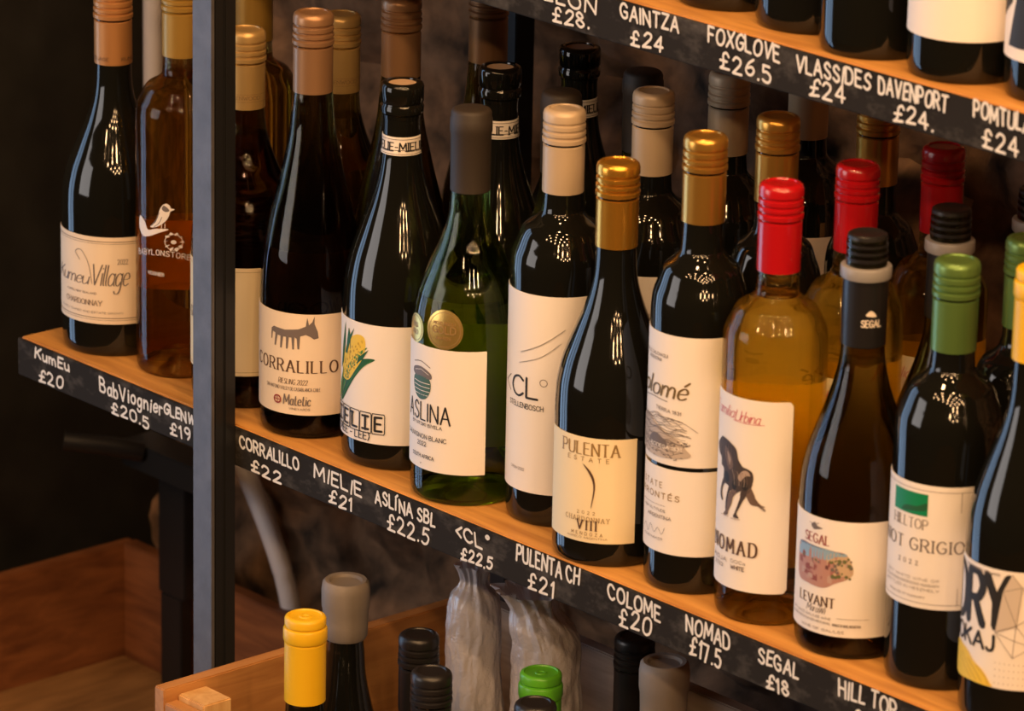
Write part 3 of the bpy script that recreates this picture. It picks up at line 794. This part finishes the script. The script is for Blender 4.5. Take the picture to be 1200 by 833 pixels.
k.text('VIII', -32.4, -12.3, 27.6, 6.8, INK_BROWN, thick=1.2, thin=.55, serif=True, gap=.5).text('MENDOZA', -39, -6, 23.6, 2.3, INK_GOLD, thick=.34, gap=.9).text('AGRELO ARGENTINA', -44, -1, 21.2, 1.3, INK_GOLD, thick=.2)
k.done(L)

# 9 two stacked labels
clm = bottle('wine_bottle', .7225, .0448, 0, 'bordeaux', .3174, .0335, G_DARK, ('screw', C_GOLD2), zs=.195, zn=.238)
lab(clm, 'dark bottle with gold cap and two white labels, an engraved landscape on one')
L = label(clm, -45, 76, 92.5, 184.5, PAPER)
k = Ink(clm)
k.text('VALLE CALCHAQUI', -82, -37, 168, 2.2, INK_GREY, thick=.3).text('ARGENTINA', -72, -46, 164.5, 2.2, INK_GREY, thick=.3)
k.text('Colomé', -104, -12.7, 140.5, 13, INK_OLGOLD, thick=1.7, thin=.8, shear=.2, gap=.14).line([(-80, 136.5), (-60, 138.5), (-36, 137.5)], INK_GREY, .5, True)
k.text('TIERRA 1831', -53, -17.8, 130.5, 2.4, INK_GREY, thick=.35, slope=-.06)
random.seed(5)
k.blob([(-92, 101), (-92, 118), (-74, 124), (-52, 120), (-36, 115), (-22, 112), (-12, 106), (-5, 101), (-20, 98.5), (-50, 97), (-80, 98)], flat('ink_wash', (.50, .42, .36), .7))
k.blob([(-66, 106), (-56, 113), (-44, 112), (-34, 107), (-46, 103)], INK_GREY)
for i in range(30):
    y = 101+i*.85
    a = -88+random.uniform(0, 8); b = -6+random.uniform(-16, 5)-abs(i-13)*.9
    ph = random.uniform(0, 6)
    k.line([(a+(b-a)*t/14, y+1.0*math.sin(t*1.1+ph)+.8*math.sin(t*.5+i)) for t in range(15)], INK_GREY, random.uniform(.12, .42))
for i in range(60): k.disc(random.uniform(-80, -10), random.uniform(99, 112)-random.uniform(0, 3), random.uniform(.4, 1.1), INK_GREY, random.uniform(.3, .6))
for c in range(3): k.line([(-70+c*18, 124+c*1.2), (-50+c*18, 128-c*2), (-30+c*16, 122-c*2)], INK_GREY, .35, True)
k.text('BODEGA 1831', -60, -16, 104, 2.4, PAPER, thick=.4)
k.done(L)
L2 = label(clm, -45, 76, 28.5, 89.5, PAPER, name='lower_label')
k = Ink(clm)
k.text('ESTATE', -84, -40, 75, 4, INK_GOLD, thick=.5, gap=.5).text('TORRONTÉS', -100, -17, 67.5, 4, INK_GOLD, thick=.6, gap=.4)
k.line([(-78, 62.5), (-35, 62.5)], INK_GREY, .25).text('HIGH ALTITUDE', -74, -34, 58, 1.8, INK_GREY, thick=.26).text('ARGENTINA', -64, -26, 53, 2.4, INK_GREY, thick=.34)
k.line([(-74, 42), (-68, 46), (-62, 41), (-57, 47), (-50, 42), (-44, 46), (-38, 42), (-34, 47)], INK_GREY, .3, True).text('WINEMAKER', -72, -36, 37.5, 1.6, INK_GREY, thick=.22)
k.done(L2)

# 10 clear bottle, red cap, horse
nom = bottle('wine_bottle', .795, .045, 0, 'bordeaux', .3007, .0352, G_STRAW, ('screw', C_RED), .232, zs=.192, zn=.226)
lab(nom, 'clear bottle of golden wine with glossy red cap and a horse on its white label')
L = label(nom, -40, 62.5, 24, 159.3, PAPER, 3.0)
k = Ink(nom)
random.seed(3)
k.text('Familia', -84, -46, 144, 8, INK_PINK, thick=.5, thin=.25, shear=.3, gap=.1).text('Urbina', -44, -14, 143.2, 7.5, INK_PINK, thick=.5, thin=.25, shear=.3, gap=.1).line([(-46, 143), (-30, 142.4), (-8, 143)], INK_PINK, .3, True)
HORSE = flat('ink_horse_brown', (.055, .038, .032), .6); HORSE2 = flat('ink_horse_grey', (.15, .10, .08), .6); HORSE3 = flat('ink_horse_light', (.42, .32, .26), .6)
HB = [(-70.1, 125.4), (-65.5, 127.7), (-56.6, 127.6), (-48.9, 126.1), (-42.3, 124.0), (-39.2, 121.2), (-36.9, 115.9), (-31.2, 112.0), (-26.1, 111.2), (-20.3, 109.5), (-18.2, 105.9), (-19.0, 101.2), (-21.1, 96.3), (-24.9, 93.5), (-29.1, 93.5), (-32.3, 94.5), (-37.1, 92.8), (-42.8, 91.0), (-46.1, 92.8), (-50.9, 95.7), (-56.1, 96.8), (-59.9, 99.6), (-60.0, 106.2), (-65.3, 108.0), (-66.0, 112.6), (-73.3, 115.8), (-76.9, 120.7)]
k.blob(HB, HORSE)
k.blob([(-21.1, 97.2), (-24.9, 92.6), (-29.6, 87.8), (-33.3, 83.0), (-36.9, 78.0), (-34.0, 75.1), (-41.5, 75.1), (-39.3, 78.8), (-35.6, 85.0), (-33.2, 90.1), (-31.8, 94.5)], HORSE)
k.blob([(-38.0, 93.2), (-42.6, 88.7), (-44.9, 83.5), (-49.3, 78.0), (-50.2, 75.2), (-57.9, 74.0), (-53.7, 78.2), (-52.7, 83.1), (-49.2, 89.4), (-44.1, 94.1)], HORSE2)
k.blob([(-55.7, 97.6), (-60.2, 93.9), (-62.4, 88.7), (-59.9, 83.8), (-63.2, 83.9), (-65.9, 88.0), (-64.4, 93.1), (-59.9, 99.6)], HORSE)
k.blob([(-46.2, 94.6), (-49.2, 90.3), (-51.1, 84.3), (-52.2, 78.4), (-54.2, 78.1), (-54.3, 83.7), (-52.3, 89.8), (-49.7, 95.0)], HORSE)
k.blob([(-21.2, 98.1), (-16.6, 93.9), (-13.2, 89.0), (-3.6, 83.2), (-11.2, 85.8), (-19.7, 86.5), (-24.2, 90.3), (-25.4, 93.0)], HORSE2)
k.blob([(-32.7, 108.0), (-28.5, 109.5), (-24.3, 109.1), (-21.7, 106.5), (-24.9, 106.2), (-29.0, 104.8), (-33.1, 101.4), (-36.9, 103.7)], HORSE3)
k.blob([(-58.9, 122.4), (-50.7, 120.2), (-45.8, 115.4), (-44.3, 110.0), (-49.6, 107.2), (-55.0, 111.9), (-58.8, 116.8)], HORSE2)
k.blob([(-54, 119), (-50, 117.5), (-47.5, 113), (-50, 111)], HORSE3)
k.blob([(-31, 100), (-27, 101), (-24, 98.5), (-26.5, 95.5), (-30.5, 96.5)], INK)
k.blob([(-42, 102), (-38.5, 101), (-38, 97), (-41, 94), (-44.5, 97)], INK)
k.blob([(-56, 105), (-51, 104), (-49.5, 99), (-54, 97.8), (-58, 100.5)], INK)
for i in range(9): k.line([(-64+i*2.0, 126.6-i*.25), (-67+i*2.4, 121-i*.8), (-69+i*2.6, 115-i*.9)], INK if i % 2 else HORSE2, .28, True)
for i in range(6): k.line([(-45+i*3.6, 108-i*.2), (-42+i*3.4, 103-i*.2), (-41+i*3, 98)], HORSE2 if i % 2 else HORSE3, .3, True)
for i in range(9): k.line([(-21+random.uniform(-1, 1), 96-i*.5), (-15+random.uniform(-1, 2), 90-i*.3), (-7+random.uniform(-4, 4), 84+random.uniform(-2, 2))], HORSE2, .25, True)
for x_ in (-58, -52, -41, -35): k.line([(x_-4, 73.6), (x_+3, 74.4)], HORSE3, .4)
k.text('NOMAD', -77, -11.7, 49.5, 9.8, INK_BROWN, thick=1.6, thin=.75, serif=True, gap=.42)
k.text('RIOJA', -76, -49, 42, 2.6, INK_GREY, thick=.4).text('2022', -72, -54, 37.5, 2.4, INK_GREY, thick=.35).text('DOCa', -42, -24, 43, 2.2, INK_GREY, thick=.3).text('WHITE', -42, -25, 38.5, 2.6, INK_BROWN, thick=.5)
k.done(L)

label(nom, 180, 78, 24, 155, PAPER_BACK, name='back_label')

# 11 olive glass with pale ring under the stopper
seg = bottle('wine_bottle', .8722, .048, 0, 'burgundy', .2839, .0376, G_OLIVE, ('ring', C_BLACK, .075, C_RING), .195, zs=.1, zn=.208)
lab(seg, 'olive bottle with black stopper, pale neck ring and a village picture on its label')
L = label(seg, -41, 82, 16.5, 97, PAPER)
k = Ink(seg)
k.blob([(-48, 90.5), (-43, 93), (-40, 91), (-33, 90), (-40, 88.5), (-44, 88)], INK_GREY).line([(-50, 92), (-44, 91), (-38, 93)], INK_GREY, .4)
k.text('SEGAL', -56.5, -25, 79, 6.2, INK_RED, thick=1.0, thin=.5, serif=True)
k.blob([(-65.3, 75.8), (-42.5, 76.7), (-24.9, 76.0), (-8.3, 75.2), (-1.4, 68.5), (0.5, 61.6), (-5.7, 57.3), (-17.2, 53.8), (-29.6, 49.2), (-48.5, 49.3), (-65.2, 50.6), (-68.8, 60.9)], BRICKL)
k.blob([(-65.3, 75.8), (-42.5, 76.7), (-24.9, 76.0), (-8.3, 75.2), (-6.7, 73.3), (-17.0, 72.4), (-25.3, 69.4), (-39.9, 68.1), (-63.8, 67.1), (-67.7, 68.2)], SKYB)
k.line([(-66, 75.6), (-50, 76.2), (-30, 76.1), (-10, 75.0)], flat('ink_blue_dark', (.06, .10, .18), .6), .8, True)
k.blob([(-25.5, 73.4), (-8.3, 74.6), (-1.4, 68.5), (0.5, 61.6), (-5.7, 57.3), (-11.7, 57.9), (-18.5, 62.5), (-26.3, 66.6)], SAND)
BR = [BRICKR, flat('ink_rose', (.36, .15, .13), .6), BRICKL, flat('ink_maroon', (.14, .05, .045), .6), flat('ink_dust', (.48, .33, .28), .6)]
for i in range(34):
    d, y = random.uniform(-66, -22), random.uniform(51, 66)
    a_, b_ = random.uniform(5, 10), random.uniform(2, 4.4)
    if y > 61: a_ *= .7
    k.poly([(d, y), (d+a_, y-.3), (d+a_, y+b_), (d+a_*.45, y+b_*1.35), (d, y+b_)], random.choice(BR))
for i in range(40): k.disc(random.uniform(-24, -1), random.uniform(57, 72), random.uniform(.5, 1.5), random.choice([OLIVE, INK_GREY, SAND, BR[4], OLIVE]))
for i in range(8): k.disc(random.uniform(-62, -28), random.uniform(65.5, 68), random.uniform(.5, 1.0), random.choice([OLIVE, INK_GREY]))
k.text('LEVANT', -62, -17, 36.3, 6.4, INK_BROWN, thick=1.15, thin=.55, serif=True, gap=.26).text('Marawi', -50, -27, 31, 5, INK_GREY, thick=.45, thin=.2, shear=.3, gap=.1)
small(k, -76, -20, 27.5, 2, words=['DRY WHITE GALILEE WINE', 'KOSHER FOR PASSOVER MEVUSHAL'], gap=3.2, h=1.6)
k.line([(-14, 29.6), (18, 29.6)], INK_GREY, .25).text('PRODUCT OF ISRAEL AND BOTTLED', -18, 10, 24, 1.6, INK_GREY, thick=.25).text('WINE OF GALILEE', -56, -6, 19.4, 1.6, INK_GREY, thick=.25)
k.done(L)
k = Ink(seg); k.R = .0149; k.k = .0149*1000*PI/180; k.rf = lambda z: .0148
k.text('SEGAL', -6, 44, 224, 4.5, INK_WHITE, thick=.8).blob([(4, 232), (14, 235), (24, 234), (30, 231), (16, 231)], INK_WHITE)
k.done(seg, 'neck_print', .0006)

# 12 green cap
hil = bottle('wine_bottle', .9477, .0525, 0, 'bordeaux', .2834, .0355, G_DARK, ('screw', C_GREEN), zs=.168, zn=.212)
lab(hil, 'dark bottle with sage green cap and a bright green rectangle on its bordered white label')
L = label(hil, -33, 80, 57, 141, PAPER)
k = Ink(hil)
k.line([(-110, 137.5), (-5, 137.5), (44, 137.5)], INK_GREY, .35).line([(-110, 60.5), (44, 60.5)], INK_GREY, .35).line([(44, 60.5), (44, 137.5)], INK_GREY, .35).line([(17, 60.5), (17, 72)], INK_GREY, .3).line([(17, 137.5), (17, 124)], INK_GREY, .3)
k.poly([(-62.7, 120), (-17.7, 120), (-17.7, 135), (-62.7, 135)], GREEN_B)
k.blob([(-50, 121), (-36, 122), (-20, 124), (-19, 129), (-30, 126), (-44, 125)], GREEN_D)
k.text('HILLTOP', -62, -17, 111, 6.4, INK_GREY, thick=.7, thin=.4, serif=True).text('PINOT GRIGIO', -97, 22, 96, 8, INK_GREY, thick=1.15, thin=.55, serif=True, gap=.28)
k.text('2022', -51, -25.6, 86, 3, INK_GREY, thick=.4, gap=.9)
small(k, -72, -2, 76, 3, words=['DRY WHITE WINE OF', 'FELSO MAGYARORSZAG HUNGARY', 'BOTTLED IN NESZMELY'], gap=3.4, h=1.7)
k.text('PRODUCE OF HUNGARY', -64, -16, 64, 1.4, INK_GREY, thick=.22)
k.done(L)

# 13 yellow cap at the frame edge
ryb = bottle('wine_bottle', 1.0274, .0419, 0, 'burgundy', .2991, .0376, G_DARK, ('foil', C_YELLOW), zs=.118, zn=.222)
lab(ryb, 'dark bottle with yellow cap and huge black letters on its label, at the right edge')
L = label(ryb, -42, 88, 30, 109.5, PAPER)
k = Ink(ryb)
k.text('D', -87, -66, 70, 34, INK, thick=6, thin=5).text('R', -60, -39, 70, 34, INK, thick=6, thin=5).text('Y', -36, -13, 71, 34, INK, thick=6, thin=5)
k.text('TOKAJ', -96, -25.4, 54.5, 10.5, INK, thick=2.2, thin=1.9)
k.text('DOROGI WINERY DRY WHITE', -66, -22, 105.6, 1.5, INK_GREY, thick=.3)
k.blob([(-85, 50), (-70, 51), (-58, 49), (-48, 44), (-36, 40), (-27, 33), (-26, 30.6), (-50, 30.4), (-85, 30.4)], YEL)
for a in range(4): k.line([(-80+a*12, 48-a*2), (-66+a*11, 40-a), (-50+a*7, 32)], YEL_D, .5, True)
TRI = flat('ink_pale_taupe', (.60, .52, .45), .6)
k.poly([(-24, 68), (-4, 74), (0, 100), (-10, 108), (-18, 96)], TRI)
for a, b in (((-24, 68), (-4, 74)), ((-4, 74), (12, 60)), ((12, 60), (-24, 68)), ((-4, 74), (0, 100)), ((0, 100), (-18, 96)), ((-18, 96), (-4, 74)), ((0, 100), (18, 84)), ((18, 84), (-4, 74)), ((0, 100), (-10, 108)), ((-24, 68), (-6, 52)), ((-6, 52), (12, 60)), ((-6, 52), (-4, 74))): k.line([a, b], INK_GREY, .35)
for i in range(36): k.disc(-22+(i % 9)*4.5, 34+(i//9)*4.5, .3, INK_GREY)
k.done(L)

# ------------------------------------------------------------------ rows behind
def again(src, x, y, text, rz=0.0, group=None):
    c = copy_tree(src)
    c.location = (x, y, src.location.z)
    c.rotation_euler = (0, 0, rz)
    tag(c, text, 'wine bottle', 'wine bottles on the lower shelf')
    return c
again(bab, .1331, .1300, 'mustard-capped bottle just right of the steel post, its cap cut by the picture\'s top edge', .15)
again(glen, .2262, .1400, 'pale gold capped bottle half hidden behind the bronze-capped bottle with the ox label', .1)
again(cor, .3117, .1270, 'bronze-capped bottle standing directly behind the maize cob bottle\'s neck', .2)
again(cor, .3187, .2070, 'bronze-capped bottle at the back, beside the left end of the upper chalk strip', -.1)
again(mie, .4080, .1400, 'cork-topped bottle with paper neck band, behind the green glass bottle\'s dark cap', .6)
again(mie, .4000, .2260, 'cork-topped bottle with paper neck band furthest back in the dark, left of the beige caps', .1)
again(asl, .4925, .1240, 'dark brown capped bottle just showing behind the front beige cap', .1)
again(asl, .4860, .2100, 'dark brown capped bottle at the back, just left of the second beige cap', -.2)
again(clb, .5670, .1440, 'beige-capped bottle behind the shiny gold cap, second from front of the beige caps', .05)
again(clb, .5624, .2230, 'beige-capped bottle in shade, third from front of the beige caps', .1)
again(clb, .5670, .3000, 'beige-capped bottle furthest back of the beige caps, its top hidden by the upper shelf', .1)
again(clm, .7179, .1176, 'gold-capped bottle behind the one with two stacked labels, left of the first red cap', .1)
again(clm, .7291, .2040, 'gold-capped bottle furthest back, between the second and third red caps', .2)
n2 = again(nom, .7938, .1182, 'red-capped bottle with a small pale tag on its cap, middle of three red caps', .1)
again(nom, .7990, .1960, 'red-capped bottle in deep shade, furthest back of the three red caps', .3)
again(seg, .8660, .1335, 'black-stoppered bottle with neck ring, just behind the front sage green cap', .1)
again(seg, .8700, .2140, 'black-stoppered bottle with neck ring furthest back, at the right edge above a green cap', .1)
again(hil, .9432, .1245, 'sage green capped bottle at the right edge, behind the yellow cap', .1)
R_, rf_, ca_ = root_info[nom.name]
k = Ink(nom); k.R = .0150; k.k = .0150*1000*PI/180; k.rf = lambda z: .0150
k.poly([(8, 244), (66, 244), (66, 256), (8, 256)], PAPER_CREAM)
k.poly([(14, 251.5), (30, 251.5), (30, 254), (14, 254)], INK_GREY).poly([(36, 251.5), (60, 251.5), (60, 254), (36, 254)], INK_GREY).text('12.5', 14, 60, 246, 4, INK_GREY, thick=.6)
k.done(n2, 'price_tag', .0006)

# ------------------------------------------------------------------ upper shelf bottles
UZ = .39
ub = []
for i, (x, y, kd, text) in enumerate([(.6745, .1104, 'burgundy', 'dark bottle foot, leftmost on the upper shelf'), (.7519, .1091, 'bordeaux', 'dark bottle foot, second from left on the upper shelf'),
        (.8254, .0955, 'bordeaux', 'dark bottle on the upper shelf, next left of the cream-labelled one'), (.9034, .0971, 'bordeaux', 'dark bottle with plain cream label on the upper shelf'), (.9790, .1067, 'bordeaux', 'dark bottle with bold black and white label at the upper shelf\'s right end')]):
    b = bottle('wine_bottle', x, y, UZ, kd, .30, .037, G_DARK, ('screw', C_BLACK))
    lab(b, text); ub.append(b)
L = label(ub[3], -15, 78, 28.5, 120, PAPER); k = Ink(ub[3]); k.line([(-80, 62), (-60, 59), (-44, 56)], INK_GREY, .4, True).text('ESTATE', -60, 30, 85, 8, INK, thick=.9); k.done(L)
L = label(ub[4], -30, 90, 26, 110, PAPER); k = Ink(ub[4])
k.poly([(-80, 110), (-52, 110), (-62, 62), (-84, 50)], INK).poly([(-40, 110), (-14, 110), (-40, 34), (-66, 34)], INK).poly([(-8, 110), (4, 110), (4, 40), (-26, 40)], INK).poly([(14, 100), (40, 100), (40, 34), (20, 34)], INK)
k.done(L, 'pattern')

# ------------------------------------------------------------------ below the shelf: crates
PINE = wood('crate_pine', (.36, .15, .045), (.52, .25, .08), (30, 3, 30), .5, 4)
PINE_X = wood('crate_pine_front', (.36, .15, .045), (.52, .25, .08), (3, 30, 30), .5, 4)
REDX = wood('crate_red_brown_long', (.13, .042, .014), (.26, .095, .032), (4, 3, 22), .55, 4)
PINE_L = wood('crate_pale_pine', (.55, .30, .11), (.72, .46, .20), (30, 30, 4), .55, 4)
GREYW = wood('crate_grey_wood', (.32, .24, .185), (.46, .36, .29), (3, 30, 30), .7, 4)
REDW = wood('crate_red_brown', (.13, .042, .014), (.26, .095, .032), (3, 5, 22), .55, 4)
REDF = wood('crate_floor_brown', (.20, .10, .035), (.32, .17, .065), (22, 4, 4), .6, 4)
CF = -.400
cr1 = empty('wooden_crate', (.54, .03, FLOOR))
tag(cr1, 'open pine crate under the shelf with bottle necks standing in it', 'crate')
def part(root, name, dims, mat, bev=.001):
    o = box(name, dims, mat, None, bev)
    for v in o.data.vertices: v.co -= root.location
    o.parent = root
    return o
part(cr1, 'left_panel', (.333, .345, -.122, .192, FLOOR+.001, -.16), PINE)
part(cr1, 'back_panel', (.3452, .80, .180, .192, FLOOR+.001, -.16), GREYW)
part(cr1, 'front_panel', (.3452, .80, -.122, -.110, FLOOR+.001, -.17), PINE_X)
part(cr1, 'right_panel', (.788, .80, -.1098, .1798, FLOOR+.001, -.16), PINE)
part(cr1, 'base_board', (.3452, .7878, -.1098, .1798, FLOOR+.001, CF), PINE)
part(cr1, 'corner_block', (.3454, .376, -.1096, -.0835, CF+.001, -.166), PINE_L)
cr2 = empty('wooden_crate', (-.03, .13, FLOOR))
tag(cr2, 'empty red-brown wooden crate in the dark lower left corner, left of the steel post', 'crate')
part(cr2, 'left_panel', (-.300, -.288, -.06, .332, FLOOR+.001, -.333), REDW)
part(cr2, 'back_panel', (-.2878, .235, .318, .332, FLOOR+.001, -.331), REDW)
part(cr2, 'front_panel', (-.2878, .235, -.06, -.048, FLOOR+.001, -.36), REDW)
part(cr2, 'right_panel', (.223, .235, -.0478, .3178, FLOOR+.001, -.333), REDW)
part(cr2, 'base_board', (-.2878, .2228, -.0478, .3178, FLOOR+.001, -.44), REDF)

ye = bottle('wine_bottle', .432, -.060, CF+.0005, 'bordeaux', .31, .0365, G_DARK, ('foil', C_YELLOW, .066))
lab(ye, 'bottle with bright yellow capsule in the pine crate, nearest its corner block')
wx = bottle('wine_bottle', .3845, .0175, CF+.0005, 'burgundy', .305, .0358, G_DARK, ('wax', C_GREYWAX, .046), zn=.248)
lab(wx, 'bottle with grey wax-dipped top in the pine crate, right behind the yellow capsule')
b1 = bottle('wine_bottle', .459, .0255, CF+.0005, 'bordeaux', .283, .0355, G_DARK, ('screw', C_BLACK))
lab(b1, 'black screw cap in the crate, the further of two left of the plastic wraps')
b2 = bottle('wine_bottle', .533, -.026, CF+.0005, 'bordeaux', .29, .0355, G_DARK, ('screw', C_BLACK))
lab(b2, 'black screw cap in the crate, the nearer of two left of the plastic wraps')
gr = bottle('wine_bottle', .574, .0424, CF+.0005, 'bordeaux', .285, .0355, G_DARK, ('foil', C_LIME, .066))
lab(gr, 'bottle with vivid lime green cap in the crate, in front of the wrapped bottles')
bg_ = bottle('wine_bottle', .6326, -.0156, CF+.0005, 'bordeaux', .295, .0355, G_DARK, ('screw', C_BLACK))
lab(bg_, 'black cap just showing at the bottom edge below the lime green cap')
gy = bottle('wine_bottle', .660, .0825, CF+.0005, 'burgundy', .31, .0365, G_DARK, ('wax', C_GREYTAN, .07))
lab(gy, 'bottle with tan grey cap in the crate, right of the plastic-wrapped bottles')
dk = bottle('wine_bottle', .574, .1345, CF+.0005, 'burgundy', .29, .0365, G_DARK, ('screw', C_BLACK))
lab(dk, 'dark bottle in the crate, just behind the tan grey cap')

mt, t, b = nt('cloudy_plastic')
b.inputs['Base Color'].default_value = (.74, .71, .75, 1)
b.inputs['Roughness'].default_value = .2
b.inputs['Transmission Weight'].default_value = .25
b.inputs['Subsurface Weight'].default_value = .2
b.inputs['Subsurface Radius'].default_value = (.01, .01, .01)
nn = t.nodes.new('ShaderNodeTexNoise'); nn.inputs['Scale'].default_value = 130; nn.inputs['Detail'].default_value = 6; nn.inputs['Distortion'].default_value = 1.5
tcn = t.nodes.new('ShaderNodeTexCoord'); t.links.new(tcn.outputs['Object'], nn.inputs['Vector'])
bp = t.nodes.new('ShaderNodeBump'); bp.inputs['Strength'].default_value = .35; bp.inputs['Distance'].default_value = .003
t.links.new(nn.outputs['Fac'], bp.inputs['Height']); t.links.new(bp.outputs['Normal'], b.inputs['Normal'])
WRAP = mt
def wrapped(x, y, H, prof, text, seed, lean=(0, 0)):
    root = bottle('wrapped_bottle', x, y, CF+.0005, 'bordeaux', H-.03, .030, G_DARK, ('screw', C_BLACK))
    tag(root, text, 'wrapped bottle', 'bottles wrapped in plastic')
    bm = bmesh.new()
    seg_, rings = 120, []
    P = smooth_profile(prof, 16)
    for z, r in P:
        rg = []
        for q in range(seg_):
            a = 2*PI*q/seg_
            v = Vector((math.cos(a)*2.2, math.sin(a)*2.2, z*22+seed*9))
            tw = a + z*7
            fold = .05*math.sin(3*tw+seed)+.05*math.sin(8*tw+2*seed)+.04*math.sin(13*tw)
            nn_ = noise.noise(v*1.6)*.12 + noise.noise(v*4)*.05 + abs(noise.noise(v*8))*.04
            rr = r*(1+nn_*.7+fold*(.06+2.0*max(0, min(1, (z-H*.9)/(H*.1)))))
            rr = max(rr, .0166 if z < H-.028 else .004)
            lx, ly = lean[0]*max(0, z-H+.04)*4, lean[1]*max(0, z-H+.04)*4
            rg.append(bm.verts.new((rr*math.cos(a)+lx, rr*math.sin(a)+ly, z)))
        rings.append(rg)
    for A, B in zip(rings, rings[1:]):
        for q in range(seg_): bm.faces.new((A[q], A[(q+1) % seg_], B[(q+1) % seg_], B[q]))
    link('plastic_wrap', bm, WRAP, root)
wrapped(.4334, .1012, .312, [(.002, .031), (.12, .0315), (.2, .0235), (.24, .0205), (.262, .0205), (.278, .0195), (.288, .0170), (.295, .0115), (.300, .0095), (.305, .0105), (.312, .0135)], 'bottle twisted into cloudy plastic wrap, the narrower one left of the lime green cap', 1)
wrapped(.5110, .1050, .314, [(.002, .032), (.12, .0325), (.2, .0275), (.25, .0252), (.272, .0248), (.284, .0238), (.292, .0205), (.298, .0180), (.305, .0190), (.314, .0235)], 'bottle bundled in cloudy plastic wrap with flared top, behind the lime green cap', 2.3, (-.06, -.06))

# ------------------------------------------------------------------ pipes and brackets by the wall
PIPEM = flat('pipe_grey_white', (.62, .60, .64), .45)
bm = bmesh.new(); add_tube(bm, [(-.270, .340, z) for z in (-.205, .0, .3, .6, .95)], .0085, 20)
tag(link('wall_pipe', bm, PIPEM), 'pale grey upright pipe in the far left corner behind the amber bottle', 'pipe')
bm = bmesh.new(); add_tube(bm, cr([(-.165, .335, -.17), (-.150, .335, -.20), (-.125, .335, -.235), (-.097, .335, -.275), (-.076, .335, -.315), (-.064, .335, -.36), (-.060, .337, -.41), (-.060, .34, -.449)], 6), .0088, 16)
tag(link('bent_pipe', bm, PIPEM), 'pale grey bent pipe sloping down below the shelf, just right of the steel post', 'pipe')
br = empty('metal_bracket', (-.19, .30, FLOOR))
tag(br, 'black metal stand with a handle bar in the dark below the shelf\'s left end', 'bracket')
part(br, 'upright_plate', (-.208, -.170, .296, .309, -.348, -.222), BLACKSTEEL)
bm = bmesh.new(); add_tube(bm, [(-.222, .205, -.192), (-.199, .236, -.197), (-.186, .262, -.205)], .0085, 14)
for v in bm.verts: v.co -= Vector(br.location)
link('handle_bar', bm, BLACKSTEEL, br)
part(br, 'cross_bar', (-.215, -.10, .262, .2955, -.224, -.200), BLACKSTEEL)
part(br, 'foot', (-.205, -.175, .296, .308, -.4395, -.3482), BLACKSTEEL)
